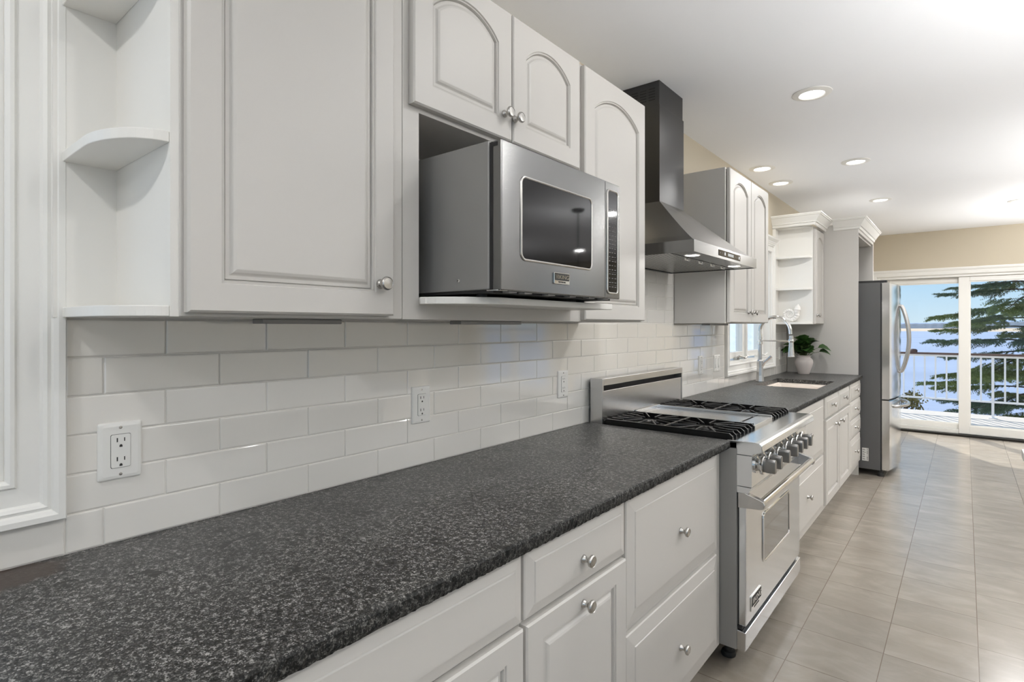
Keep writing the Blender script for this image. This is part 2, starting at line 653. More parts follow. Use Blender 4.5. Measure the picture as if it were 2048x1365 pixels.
def drawer_front(y0, y1, z0, z1, xb, xf, inset=0.042):
    bm = NB()
    o, i = panel_loops(y0, y1, z0, z1, inset, inset, inset, inset, 0)
    loops(bm, [o(0, xb), o(0, xf - 0.010), o(0.003, xf - 0.007), i(-0.004, xf - 0.0025), i(-0.001, xf - 0.0025), i(0.001, xf), i(0.004, xf)])
    return bm


# knob shared mesh (axis +x, back face at 0)
def knob_mesh():
    bm = NB()
    lathe(bm, (0, 0, 0), [(0.0105, 0), (0.0105, 0.003), (0.0085, 0.006), (0.006, 0.010), (0.006, 0.014), (0.010, 0.018), (0.0148, 0.0215), (0.0158, 0.0245), (0.0150, 0.028), (0.0128, 0.0300), (0.0120, 0.0292), (0.006, 0.0298), (0.0, 0.0300)], 'x', 24)
    bmesh.ops.recalc_face_normals(bm, faces=bm.faces)
    me = bpy.data.meshes.new('knob')
    bm.to_mesh(me)
    bm.free()
    me.materials.append(M['nickel'])
    for f in me.polygons:
        f.use_smooth = True
    try:
        me.set_sharp_from_angle(angle=math.radians(40))
    except Exception:
        pass
    return me


KNOB = knob_mesh()


def knob(parent, x, y, z):
    o = link('knob', KNOB, parent)
    o.location = Vector((x, y, z)) - wloc(parent)
    return o


def wall_with_holes(x0, x1, y0, y1, z0, z1, holes, axis):
    """axis 'x': wall is a slab in x, holes are (y0,y1,z0,z1); axis 'y': slab in y, holes are (x0,x1,z0,z1)"""
    bm = NB()
    a0, a1 = (y0, y1) if axis == 'x' else (x0, x1)
    cuts = sorted(set([a0, a1] + [h[0] for h in holes] + [h[1] for h in holes]))
    for c0, c1 in zip(cuts, cuts[1:]):
        hs = [h for h in holes if h[0] <= c0 + 1e-6 and h[1] >= c1 - 1e-6]
        segs = []
        if hs:
            h = hs[0]
            if h[2] > z0:
                segs.append((z0, h[2]))
            if h[3] < z1:
                segs.append((h[3], z1))
        else:
            segs.append((z0, z1))
        for s in segs:
            if axis == 'x':
                box(bm, x0, x1, c0, c1, *s)
            else:
                box(bm, c0, c1, y0, y1, *s)
    return bm


# ------------------------------------------------------------------ room shell
RX, RY0, RY1 = 7.2, -3.2, 8.80
WIN1 = (-0.85, 0.198, 1.075, 2.10)
WIN2 = (4.185, 5.335, 1.075, 2.02)
DOOR1 = (0.45, 2.25, 0.0, 2.0)
DOOR2 = (4.9, 6.7, 0.0, 2.0)
WINB = (1.2, 5.8, 0.5, 2.2)
WINR = (-2.6, 0.2, 0.4, 2.2)

struct('floor', B(-0.14, RX, RY0, RY1 + 0.14, -0.12, 0.0), M['floor'], label='beige square porcelain tiles with thin brown grout running through the kitchen')
struct('ceiling', B(-0.14, RX, RY0, RY1 + 0.14, CEIL, CEIL + 0.12), M['ceiling'], label='white painted ceiling with faint trowel marks over the whole kitchen')
wl = struct('wall_left', wall_with_holes(-0.14, 0.0, RY0, RY1 + 0.14, 0.0, CEIL, [WIN1, WIN2], 'x'), M['beige'], label='beige wall behind the run of white cabinets and the range')
struct('wall_far', wall_with_holes(0.0, RX, RY1, RY1 + 0.14, 0.0, CEIL, [DOOR1, DOOR2], 'y'), M['beige'], label='beige end wall above the sliding glass door')
struct('wall_back', wall_with_holes(-0.14, RX, RY0 - 0.14, RY0, 0.0, CEIL, [WINB], 'y'), M['white_wall'], label='pale wall behind the camera with an added wide window')
struct('wall_right', wall_with_holes(RX, RX + 0.14, RY0 - 0.14, RY1 + 0.14, 0.0, CEIL, [WINR], 'x'), M['white_wall'], label='pale wall across the room from the cabinets')


# glazed backsplash: bevelled running-bond tiles on a grout bed, a sub-surface of the left wall
def backsplash():
    g = NB()
    box(g, 0.0, 0.0062, -1.2, 5.9, 0.9, 0.990)
    box(g, 0.0, 0.0062, 0.285, 4.085, 0.990, 1.385)
    box(g, 0.0, 0.0062, 5.44, 5.9, 0.990, 1.385)
    box(g, 0.0, 0.0062, 2.13, 3.19, 1.385, 1.80)
    obj('grout_bed', g, M['grout'], wl)
    bm = NB()
    H, L, gap = 0.0762, 0.2253, 0.0009
    rnd = random.Random(3)
    def cell(y0, y1, z0, z1):
        if y1 - y0 < 0.012 or z1 - z0 < 0.012:
            return
        t0, t1, t2 = rnd.uniform(-1, 1) * 0.00018, rnd.uniform(-1, 1) * 0.00025, rnd.uniform(0, 1) * 0.0004
        bv = 0.003
        def P(y, z, x):
            fy = (y - (y0 + y1) / 2) / (L / 2)
            fz = (z - (z0 + z1) / 2) / (H / 2)
            return (x + t2 + t0 * fy * 2.0 + t1 * fz, y, z)
        LL = []
        for d, x in ((0, 0.004), (0.0004, 0.0070), (bv * 0.4, 0.0079), (bv, 0.0083)):
            a0, a1, b0, b1 = y0 + gap + d, y1 - gap - d, z0 + gap + d, z1 - gap - d
            LL.append([P(a0, b0, x), P(a1, b0, x), P(a1, b1, x), P(a0, b1, x)])
        loops(bm, LL, False, True)
    def zone(ya, yb, za, zb, ztop_rows):
        for r in range(ztop_rows[0], ztop_rows[1]):
            z0 = 0.9145 + H * r
            z1 = z0 + H
            z0c, z1c = max(z0, za), min(z1, zb)
            off = 0.347 + (L / 2 if r % 2 else 0)
            k0 = math.floor((ya - off) / L)
            k1 = math.ceil((yb - off) / L)
            for k in range(k0, k1):
                a, b = max(off + k * L, ya), min(off + (k + 1) * L, yb)
                cell(a, b, z0c, z1c)
    zone(-1.2, 0.285, 0.9145, 0.990, (0, 1))
    zone(0.285, 4.085, 0.9145, 1.374, (0, 7))
    zone(4.085, 5.44, 0.9145, 0.990, (0, 1))
    zone(5.44, 5.895, 0.9145, 1.374, (0, 7))
    zone(2.135, 3.185, 1.374, 1.78, (6, 12))
    obj('backsplash_tile', bm, M['tile'], wl)


backsplash()


# picture-frame window casing, profile swept round the opening (wall at x=0)
def casing(parent, y0, y1, z0, z1, wd, name='casing', m=None):
    prof = [(0.0, 0.0), (0.0, 0.012), (0.006, 0.017), (0.012, 0.017), (0.016, 0.012), (0.048, 0.013), (0.052, 0.018), (0.058, 0.021), (0.064, 0.019), (0.067, 0.024), (0.074, 0.027), (wd - 0.002, 0.027), (wd, 0.025), (wd, 0.0)]
    LL = []
    for d, x in prof:
        LL.append([(x, y0 - d, z0 - d), (x, y1 + d, z0 - d), (x, y1 + d, z1 + d), (x, y0 - d, z1 + d)])
    bm = NB()
    loops(bm, LL, False, False)
    return obj(name, bm, m or M['trim'], parent)


def window(name, W, label, mull, cranks):
    y0, y1, z0, z1 = W
    r = thing(name, label, 'window', (0, (y0 + y1) / 2, z0), kind='structure')
    casing(r, y0, y1, z0, z1, 0.086)
    bm = NB()
    for a in ((-0.139, -0.001, y0, y0 + 0.012, z0, z1), (-0.139, -0.001, y1 - 0.012, y1, z0, z1), (-0.139, -0.001, y0 + 0.012, y1 - 0.012, z0, z0 + 0.016), (-0.139, -0.001, y0 + 0.012, y1 - 0.012, z1 - 0.012, z1)):
        box(bm, *a)
    obj('jamb', bm, M['trim'], r)
    n = mull
    wdt = (y1 - y0 - 0.024) / n
    for i in range(n):
        a, b = y0 + 0.012 + wdt * i + 0.012, y0 + 0.012 + wdt * (i + 1) - 0.012
        c, d = z0 + 0.028, z1 - 0.024
        s = 0.05
        sb = NB()
        box(sb, -0.095, -0.05, a, a + s, c, d)
        box(sb, -0.095, -0.05, b - s, b, c, d)
        box(sb, -0.095, -0.05, a + s, b - s, c, c + s)
        box(sb, -0.095, -0.05, a + s, b - s, d - s, d)
        so = obj('sash', sb, M['trim'], r, bevel=0.004)
        obj('pane', B(-0.076, -0.071, a + s, b - s, c + s, d - s), M['glass'], so)
        if i:
            m_ = NB()
            box(m_, -0.12, -0.03, a - 0.026, a + 0.002, z0 + 0.016, z1 - 0.012)
            obj('mullion', m_, M['trim'], r, bevel=0.004)
        if cranks:
            yc = (a + b) / 2 + 0.02
            cb = NB()
            box(cb, -0.05, -0.022, yc - 0.03, yc + 0.03, z0 + 0.016, z0 + 0.036)
            tube(cb, [(-0.03, yc - 0.01, z0 + 0.035), (-0.012, yc + 0.0, z0 + 0.048), (0.006, yc + 0.035, z0 + 0.04), (0.012, yc + 0.06, z0 + 0.03)], [0.008, 0.007, 0.006, 0.006], 8)
            tube(cb, [(0.008, yc + 0.052, z0 + 0.03), (0.022, yc + 0.095, z0 + 0.05)], [0.007, 0.009], 8)
            obj('crank', cb, M['nickel'] if i == 0 else M['plate'], r, smooth=True)
    return r


w1 = window('window_1', WIN1, 'white cased window at the left end of the counter, only its edge in view', 2, False)
w2 = window('window_2', WIN2, 'white double casement window behind the sink', 2, True)
# head cap of the sink window
bm = NB()
prism(bm, [(0.0, 2.100), (0.03, 2.100), (0.034, 2.112), (0.055, 2.130), (0.06, 2.142), (0.0, 2.142)], 'y', 4.08, 5.425)
obj('head_cap', bm, M['trim'], w2)


# sliding patio doors in the end wall
def patio(name, D, label, far):
    x0, x1, z0, z1 = D
    r = thing(name, label, 'door', ((x0 + x1) / 2, RY1, 0), kind='structure')
    Y = RY1
    bm = NB()
    wd = 0.088
    prof = [(0.0, 0.0), (0.0, 0.012), (0.010, 0.016), (0.05, 0.017), (0.06, 0.023), (0.078, 0.025), (wd, 0.024), (wd, 0.0)]
    LL = []
    for d, y in prof:
        LL.append([(x0 - d, Y - y, 0.0), (x0 - d, Y - y, z1 + d), (x1 + d, Y - y, z1 + d), (x1 + d, Y - y, 0.0)])
    loops(bm, LL, False, False, closed=False)
    obj('casing', bm, M['trim'], r)
    f = NB()
    box(f, x0, x0 + 0.035, Y + 0.001, Y + 0.135, 0, z1)
    box(f, x1 - 0.035, x1, Y + 0.001, Y + 0.135, 0, z1)
    box(f, x0 + 0.035, x1 - 0.035, Y + 0.001, Y + 0.135, z1 - 0.03, z1)
    obj('frame', f, M['trim'], r, bevel=0.003)
    obj('threshold', B(x0, x1, Y - 0.035, Y + 0.139, 0.001, 0.026), M['bronze'], r, bevel=0.004)
    mid = (x0 + x1) / 2
    def leaf(a, b, ya, yb, sl, sr, c, zb, d, zt):
        s = NB()
        box(s, a, a + sl, ya, yb, c, d)
        box(s, b - sr, b, ya, yb, c, d)
        box(s, a + sl, b - sr, ya, yb, c, zb)
        box(s, a + sl, b - sr, ya, yb, zt, d)
        so = obj('door_panel', s, M['trim'], r, bevel=0.005)
        bd = NB()
        for q in ((a + sl, a + sl + 0.012, zb, zt), (b - sr - 0.012, b - sr, zb, zt), (a + sl + 0.012, b - sr - 0.012, zb, zb + 0.012), (a + sl + 0.012, b - sr - 0.012, zt - 0.012, zt)):
            box(bd, q[0], q[1], ya + 0.008, yb - 0.008, q[2], q[3])
        obj('glazing_bead', bd, M['plate'], so)
        obj('pane', B(a + sl + 0.002, b - sr - 0.002, (ya + yb) / 2 - 0.003, (ya + yb) / 2 + 0.003, zb + 0.002, zt - 0.002), M['glass'], so)
    leaf(x0 + 0.04, mid + 0.06, Y + 0.075, Y + 0.12, 0.09, 0.09, 0.070, 0.137, z1 - 0.032, 1.905)
    leaf(mid - 0.055, x1 - 0.04, Y + 0.022, Y + 0.067, 0.105, 0.10, 0.030, 0.130, z1 - 0.032, 1.912)
    t = NB()
    box(t, x0 + 0.035, mid - 0.055, Y + 0.03, Y + 0.06, 0.026, 0.075)
    obj('track', t, M['trim'], r, bevel=0.003)
    return r


patio('door_1', DOOR1, 'white sliding glass door past the refrigerator opening onto the deck', False)
patio('door_2', DOOR2, 'white sliding glass door further along the end wall, out of the frame', True)


def unseen_window(name, W, axis, pos, label):
    a0, a1, z0, z1 = W
    def bx(bm, u0, u1, p0, p1, c, d):
        if axis == 'y':
            box(bm, u0, u1, p0, p1, c, d)
        else:
            box(bm, p0, p1, u0, u1, c, d)
    r = thing(name, label, 'window', ((a0 + a1) / 2, pos, z0) if axis == 'y' else (pos, (a0 + a1) / 2, z0), kind='structure')
    f = NB()
    bx(f, a0, a0 + 0.05, pos, pos + 0.06, z0, z1)
    bx(f, a1 - 0.05, a1, pos, pos + 0.06, z0, z1)
    n = 3
    bx(f, a0 + 0.05, a1 - 0.05, pos, pos + 0.06, z0, z0 + 0.05)
    bx(f, a0 + 0.05, a1 - 0.05, pos, pos + 0.06, z1 - 0.05, z1)
    for i in range(1, n):
        q = a0 + (a1 - a0) * i / n
        bx(f, q - 0.04, q + 0.04, pos, pos + 0.06, z0 + 0.05, z1 - 0.05)
    obj('frame', f, M['trim'], r)
    p = NB()
    bx(p, a0 + 0.05, a1 - 0.05, pos + 0.028, pos + 0.032, z0 + 0.05, z1 - 0.05)
    obj('pane', p, M['glass'], r)


unseen_window('unseen_window_3', WINB, 'y', RY0 - 0.10, 'wide three-light window added for daylight in the wall behind the camera')  # unseen window added to let daylight in from behind
unseen_window('unseen_window_4', WINR, 'x', RX + 0.04, 'unseen three-light window added for daylight in the wall across the room')  # another unseen window, added as a daylight source on this side
for nm, a in (('baseboard_far', (2.34, 4.80, RY1 - 0.016, RY1, 0, 0.12)), ('baseboard_right', (RX - 0.016, RX, RY0, RY1, 0, 0.12)), ('baseboard_back', (0, RX, RY0, RY0 + 0.016, 0, 0.12))):
    struct(nm, B(*a), M['trim'], label='white baseboard along the ' + nm.split('_')[1] + ' wall', bevel=0.004)

# ------------------------------------------------------------------ recessed lamps
def lens_lamp(x, y, z, watt, spot=False, size=0.055):
    l = bpy.data.lights.new('bulb', 'AREA')
    l.shape = 'DISK'
    l.size = size * 2
    l.energy = watt
    l.color = (1.0, 0.99, 0.975)
    o = bpy.data.objects.new('bulb', l)
    o.location = (x, y, z)
    COL.objects.link(o)
    return o


def can_light(x, y, label, group, watt, first=[None]):
    if first[0] is None:
        r = thing('recessed_light', label, 'ceiling light', (x, y, CEIL), group)
        bm = NB()
        lathe(bm, (x, y, CEIL), [(0.056, -0.004), (0.062, -0.009), (0.078, -0.0075), (0.092, -0.003), (0.093, 0.0), (0.056, 0.0)], 'z', 40, cap=False)
        obj('trim_ring', bm, M['plate'], r, smooth=True)
        bm = NB()
        lathe(bm, (x, y, CEIL), [(0.0, -0.0065), (0.03, -0.006), (0.0575, -0.0042)], 'z', 40, cap=False)
        obj('lens', bm, M['lens'], r, smooth=True)
        first[0] = r
    else:
        r = copy_tree(first[0])
        r.location = (x, y, CEIL)
        tag(r, label, 'ceiling light', group)
    lens_lamp(x, y, CEIL - 0.02, watt)


G1 = 'recessed ceiling lights'
for x, y, lb, wt in [
    (0.745, 3.20, 'lit recessed ceiling light nearest the range hood chimney, the largest in view', 2.6),
    (0.740, 4.72, 'lit recessed ceiling light in line between the hood and the refrigerator, second of its row', 9),
    (0.735, 6.30, 'lit recessed ceiling light in front of the crowned refrigerator enclosure', 7),
    (0.160, 4.48, 'small lit recessed light close to the wall above the sink, nearer the two-door wall cabinet', 0.6),
    (0.160, 5.03, 'small lit recessed light close to the wall above the sink, nearer the crowned corner cabinet', 0.6),
    (1.765, 7.18, 'lit recessed ceiling light at the right edge of the photo near the sliding door', 40),
]:
    can_light(x, y, lb, G1, wt)
GO = 'recessed lights outside the frame'
for x, y, wt in [(1.12, 1.66, 6), (0.60, -0.62, 9), (2.5, -1.6, 18), (2.6, 0.9, 14), (2.6, 3.2, 17), (2.6, 5.2, 13), (4.4, -0.6, 6), (4.4, 2.2, 14), (4.4, 5.0, 9), (4.4, 7.4, 9), (6.2, 0.8, 8), (6.2, 3.6, 8), (6.2, 6.4, 9)]:  # first two read off shadows, the rest added to light the room
    can_light(x, y, 'unseen recessed ceiling light outside the frame, in a set mostly added as fill', GO, wt)


# ------------------------------------------------------------------ wall cabinets
XF = 0.31     # face frame front
XD = 0.331    # door front
UB, UT = 1.374, 2.279


def face(bm, y0, y1, z0, z1):
    box(bm, 0.29, XF, y0, y1, z0, z1)


def carcass(parent, y0, y1, z0=UB, z1=2.268, x1=XF, m=None):
    bm = B(0.0105, x1, y0, y1, z0, z1)
    return obj('carcass', bm, m or M['paint'], parent, bevel=0.0012, seg=1)


def end_shelves(label, ya, yb, zs, wall0=0.012, UT=UT):
    """open shelf unit with rounded corners at the near end of a wall cabinet"""
    r = thing('open_shelf_unit', label, 'shelf', (0, (ya + yb) / 2, UB))
    obj('back_panel', B(0.0, wall0 + 0.014, ya - 0.014, yb - 0.002, UB + 0.0, UT), M['shelf_paint'], r)
    obj('side_panel', B(wall0 + 0.014, XF - 0.001, yb - 0.002, yb + 0.0115, UB, UT), M['shelf_paint'], r)
    for z in zs:
        P = [(wall0 + 0.014, yb - 0.002), (wall0 + 0.014, ya)]
        x0, x1 = 0.165, XF - 0.004
        P += [(x0, ya)]
        for i in range(1, 13):
            a = PI / 2 * i / 12
            P.append((x0 + (x1 - x0) * math.sin(a), yb - 0.002 - (yb - 0.002 - ya) * math.cos(a)))
        bm = NB()
        prism(bm, P, 'z', z, z + 0.0185)
        obj('shelf', bm, M['shelf_paint'], r, bevel=0.0015)
    return r


end_shelves('white open shelf unit with rounded shelves at the left end beside the window', 0.277, 0.366, [1.374, 1.671, 1.968, UT - 0.0185])

# first wall cabinet, single square-panel door
c = thing('wall_cabinet', 'large white wall cabinet with one square-panel door right of the open shelves', 'cabinet', (0, 0.6, UB))
carcass(c, 0.3778, 0.8655, z1=UT)
d = obj('door', raised_door(0.384, 0.826, 1.381, 2.271, XF + 0.001, XD, 0.055, 0.052, 0.052, 0.06, 0.0), M['paint'], c)
knob(d, XD, 0.785, 1.453)

# microwave cabinet
c = thing('microwave_cabinet', 'white wall cabinet with two small arched doors above the open microwave bay', 'cabinet', (0, 1.26, UB))
bm = NB()
y0, y1 = 0.8665, 1.6555
ob0, ob1, oz0, oz1 = 0.918, 1.602, 1.429, 1.885
box(bm, 0.29, XF, y0, ob0, UB, UT)
box(bm, 0.29, XF, ob1, y1, UB, UT)
box(bm, 0.29, XF, ob0, ob1, UB, oz0 - 0.018)
box(bm, 0.29, XF, ob0, ob1, oz1, UT)
obj('face_frame', bm, M['paint'], c)
bm = NB()
box(bm, 0.0105, 0.29, y0, ob0 - 0.02, UB, UT)
box(bm, 0.0105, 0.29, ob1 + 0.02, y1, UB, UT)
box(bm, 0.0105, 0.29, ob0 - 0.02, ob1 + 0.02, oz1, UT)
box(bm, 0.0105, 0.022, ob0 - 0.02, ob1 + 0.02, oz0, oz1)
box(bm, 0.0105, 0.29, ob0 - 0.02, ob1 + 0.02, UB, UB + 0.015)
obj('carcass', bm, M['paint'], c)
d = obj('door', raised_door(0.885, 1.2585, 1.897, 2.271, XF + 0.001, XD, 0.06, 0.06, 0.057, 0.05, 0.055), M['paint'], c)
knob(d, XD, 1.222, 1.968)
d = obj('door', raised_door(1.2635, 1.627, 1.897, 2.271, XF + 0.001, XD, 0.06, 0.06, 0.057, 0.05, 0.055), M['paint'], c)
knob(d, XD, 1.270, 1.966)
P = [(0.022, ob0), (XF, ob0), (0.33, 0.905), (0.345, 0.909)]
for i in range(9):
    a = PI / 2 * i / 8
    P.append((0.345 + 0.125 * (i / 8) ** 0.8, 0.912 + 0.125 * (i / 8) ** 1.0 * (0.55 + 0.45 * i / 8)))
P += [(0.47, 1.602), (XF, 1.602), (0.022, ob1)]
bm = NB()
prism(bm, P, 'z', 1.411, 1.4285)
obj('shelf', bm, M['shelf_paint'], c, bevel=0.0015)

# tall arched single-door cabinet next to the hood
c = thing('wall_cabinet', 'white wall cabinet with one tall arched door between the microwave and the hood', 'cabinet', (0, 1.9, UB))
carcass(c, 1.6565, 2.135, z1=UT)
obj('door', raised_door(1.662, 2.130, 1.379, 2.271, XF + 0.001, XD, 0.062, 0.056, 0.055, 0.066, 0.062), M['paint'], c)

# two-door cabinet right of the hood
c = thing('wall_cabinet', 'white wall cabinet with two narrow arched doors between the hood and the sink window', 'cabinet', (0, 3.58, UB))
carcass(c, 3.182, 3.975, z1=2.256)
d = obj('door', raised_door(3.194, 3.585, 1.379, 2.253, XF + 0.006, XD + 0.004, 0.058, 0.058, 0.055, 0.055, 0.055), M['paint'], c)
knob(d, XD + 0.004, 3.525, 1.441)
d = obj('door', raised_door(3.591, 3.972, 1.379, 2.253, XF + 0.006, XD + 0.004, 0.058, 0.058, 0.055, 0.055, 0.055), M['paint'], c)
knob(d, XD + 0.004, 3.628, 1.441)
bm = NB()
box(bm, XF - 0.002, XF + 0.006, 3.99 - 0.014, 3.99, 2.19, 2.23)
obj('hinge', bm, M['nickel'], c)

# corner cabinet with open end shelves and crown
end_shelves('white open shelf unit under the crown molding in the corner, holding the shell', 5.428, 5.514, [1.376, 1.682, 1.966, 2.235], 0.012, 2.2535)
c = thing('wall_cabinet', 'narrow white wall cabinet with one arched door in the corner above the potted plant', 'cabinet', (0, 5.7, UB))
carcass(c, 5.5262, 5.897, z1=2.2535)
d = obj('door', raised_door(5.530, 5.892, 1.379, 2.225, XF + 0.001, XD, 0.05, 0.05, 0.055, 0.055, 0.05), M['paint'], c)
knob(d, XD, 5.57, 1.455)


def crown(parent, path, zt=2.345):
    prof = [(0.000, -0.100), (0.010, -0.100), (0.014, -0.088), (0.014, -0.078), (0.022, -0.076), (0.024, -0.068), (0.028, -0.062), (0.044, -0.040), (0.056, -0.022), (0.064, -0.018), (0.066, -0.010), (0.072, -0.008), (0.072, 0.0), (0.0, 0.0)]
    n = len(path)
    nr = []
    for i in range(n - 1):
        dx, dy = path[i + 1][0] - path[i][0], path[i + 1][1] - path[i][1]
        L = math.hypot(dx, dy)
        nr.append((dy / L, -dx / L))
    LL = []
    for i in range(n):
        if i == 0:
            o = nr[0]
        elif i == n - 1:
            o = nr[-1]
        else:
            o = (nr[i - 1][0] + nr[i][0], nr[i - 1][1] + nr[i][1])
        LL.append([(path[i][0] + o[0] * d, path[i][1] + o[1] * d, zt + z) for d, z in prof])
    bm = NB()
    loops(bm, LL, True, True)
    for i in range(n - 1):
        (ax, ay), (bx_, by) = path[i], path[i + 1]
        L = math.hypot(bx_ - ax, by - ay)
        m = int(L / 0.012)
        for k in range(m):
            f = (k + 0.3) / m
            g = (k + 0.8) / m
            a = (ax + (bx_ - ax) * f, ay + (by - ay) * f)
            b = (ax + (bx_ - ax) * g, ay + (by - ay) * g)
            o = nr[i]
            xs = sorted((a[0], b[0] + o[0] * 0.026, a[0] + o[0] * 0.026, b[0]))
            ys = sorted((a[1], b[1] + o[1] * 0.026, a[1] + o[1] * 0.026, b[1]))
            box(bm, xs[0], xs[-1], ys[0], ys[-1], zt - 0.076, zt - 0.069)
    return obj('crown_molding', bm, M['trim'], parent)


crown(c, [(0.001, 5.412), (0.335, 5.412), (0.335, 5.898)])

# refrigerator enclosure
FE0, FE1, FX = 5.900, 6.985, 0.605
c = thing('fridge_enclosure', 'tall white panelled enclosure with crown molding round the refrigerator', 'cabinet', (0, 6.45, 0))
obj('side_panel', B(0.0105, FX, FE0, FE0 + 0.02, 0.0, 2.30), M['paint'], c, bevel=0.0015)
obj('side_panel', B(0.0105, FX, FE1 - 0.04, FE1, 0.0, 2.30), M['paint'], c, bevel=0.0015)
obj('header', B(FX - 0.02, FX, FE0 + 0.02, FE1 - 0.04, 2.215, 2.30), M['paint'], c, bevel=0.0015)
obj('top_panel', B(0.0105, FX - 0.02, FE0 + 0.02, FE1 - 0.04, 2.20, 2.22), M['paint'], c)
crown(c, [(0.408, FE0), (FX, FE0), (FX, FE1)])

# ------------------------------------------------------------------ base cabinets
BX = 0.608    # face frame
BD = 0.63     # fronts


def base_cabinet(label, y0, y1, fronts, toe=True, end=None):
    r = thing('base_cabinet', label, 'cabinet', (0, (y0 + y1) / 2, 0))
    if 'sink' in label:
        bm = NB()
        a, b = y0 + 0.0005, y1 - 0.0005
        box(bm, 0.0105, BX - 0.02, a, a + 0.018, 0.105, 0.882)
        box(bm, 0.0105, BX - 0.02, b - 0.018, b, 0.105, 0.882)
        box(bm, 0.0105, 0.022, a + 0.018, b - 0.018, 0.105, 0.882)
        box(bm, 0.022, BX - 0.02, a + 0.018, b - 0.018, 0.105, 0.123)
        box(bm, BX - 0.02, BX, a, b, 0.105, 0.882)
    else:
        bm = B(0.0105, BX, y0 + 0.0005, y1 - 0.0005, 0.105, 0.882)
    obj('carcass', bm, M['paint'], r, bevel=0.0012, seg=1)
    if toe:
        obj('toe_kick', B(0.0105, 0.545, y0 + 0.0005, y1 - 0.0005, 0.0005, 0.105), M['paint'], r)
    for kind, a, b, c0, c1, ks in fronts:
        if kind == 'drawer':
            o = obj('drawer', drawer_front(a, b, c0, c1, BX + 0.001, BD, 0.03 if c1 - c0 < 0.18 else 0.044), M['paint'], r)
        else:
            o = obj('door', raised_door(a, b, c0, c1, BX + 0.001, BD, 0.058, 0.058, 0.058, 0.05, 0.0), M['paint'], r)
        for ky, kz in ks:
            knob(o, BD, ky, kz)
    return r


base_cabinet('white base cabinet with one wide drawer over doors, at the bottom left under the granite', 0.02, 0.936, [
    ('drawer', 0.06, 0.932, 0.722, 0.872, []), ('door', 0.06, 0.494, 0.118, 0.712, []), ('door', 0.498, 0.932, 0.118, 0.712, [])])
base_cabinet('white base cabinet with a small drawer above one door, two knobs in line', 0.937, 1.3985, [
    ('drawer', 0.942, 1.393, 0.722, 0.872, [(1.168, 0.785)]), ('door', 0.942, 1.393, 0.118, 0.712, [(1.168, 0.675)])])
base_cabinet('white base cabinet with two deep drawers just left of the range', 1.3995, 2.208, [
    ('drawer', 1.404, 2.136, 0.508, 0.872, [(1.768, 0.683)]), ('drawer', 1.404, 2.136, 0.140, 0.486, [(1.768, 0.298)])])
base_cabinet('white base cabinet with two deep drawers just right of the range', 3.140, 4.222, [
    ('drawer', 3.150, 4.196, 0.512, 0.872, [(3.673, 0.706)]), ('drawer', 3.150, 4.196, 0.140, 0.496, [(3.673, 0.34)])])
base_cabinet('white sink base cabinet with two small drawer fronts above a pair of doors', 4.223, 5.272, [
    ('drawer', 4.259, 4.745, 0.725, 0.872, [(4.46, 0.806)]), ('drawer', 4.769, 5.245, 0.725, 0.872, [(4.96, 0.806)]),
    ('door', 4.259, 4.752, 0.140, 0.714, [(4.60, 0.652)]), ('door', 4.770, 5.245, 0.140, 0.714, [(4.80, 0.652)])])
base_cabinet('white base cabinet with a stack of four drawers beside the refrigerator', 5.273, 5.898, [
    ('drawer', 5.300, 5.868, 0.730, 0.874, [(5.52, 0.814)]), ('drawer', 5.300, 5.868, 0.573, 0.722, [(5.52, 0.655)]),
    ('drawer', 5.300, 5.868, 0.412, 0.566, [(5.52, 0.496)]), ('drawer', 5.300, 5.868, 0.150, 0.405, [(5.52, 0.292)])])


# ------------------------------------------------------------------ countertops
def slab(name, label, y0, y1, xf, hole=None, rough_edge=True):
    zt, zb = 0.914, 0.8825
    bm = NB()
    rnd = random.Random(11)
    def strip(a, b, x0, x1):
        box(bm, x0, x1, a, b, zb, zt)
    xb = 0.0045
    e = 0.03
    if hole:
        hx0, hx1, hy0, hy1 = hole
        strip(y0, y1, xb, hx0)
        strip(y0, hy0, hx0, hx1)
        strip(hy1, y1, hx0, hx1)
        strip(y0, y1, hx1, xf - e)
    else:
        strip(y0, y1, xb, xf - e)
    # chiselled front edge
    n = int((y1 - y0) / 0.006)
    LL = []
    for i in range(n + 1):
        y = y0 + (y1 - y0) * i / n
        j = [rnd.uniform(-1, 1) for _ in range(4)]
        k = 0.0016
        LL.append([(xf - e, y, zb), (xf - 0.004 + j[0] * k, y, zb), (xf - 0.0005 + j[1] * k, y, zb + 0.008 + j[0] * 0.002), (xf + j[2] * k, y, zb + 0.018 + j[3] * 0.002), (xf - 0.001 + j[3] * k * 0.8, y, zt - 0.0045), (xf - 0.0045 + j[1] * k * 0.6, y, zt - 0.0006), (xf - 0.008, y, zt), (xf - e, y, zt)])
    nf = len(bm.faces)
    loops(bm, LL, True, True)
    bm.faces.ensure_lookup_table()
    for f in bm.faces[nf:]:
        c_ = f.calc_center_median()
        if c_.x > xf - 0.0035:
            f.material_index = 1
    o = obj(name, bm, [M['granite'], M['granite_edge']])
    tag(o, label, 'countertop')
    return o


slab('countertop', 'dark speckled granite countertop in the foreground, running up to the range', -0.6, 2.206, 0.651)
HOLE = (0.120, 0.548, 4.395, 5.085)
slab('countertop', 'dark granite countertop round the sink beyond the range', 3.134, 5.898, 0.640, HOLE)

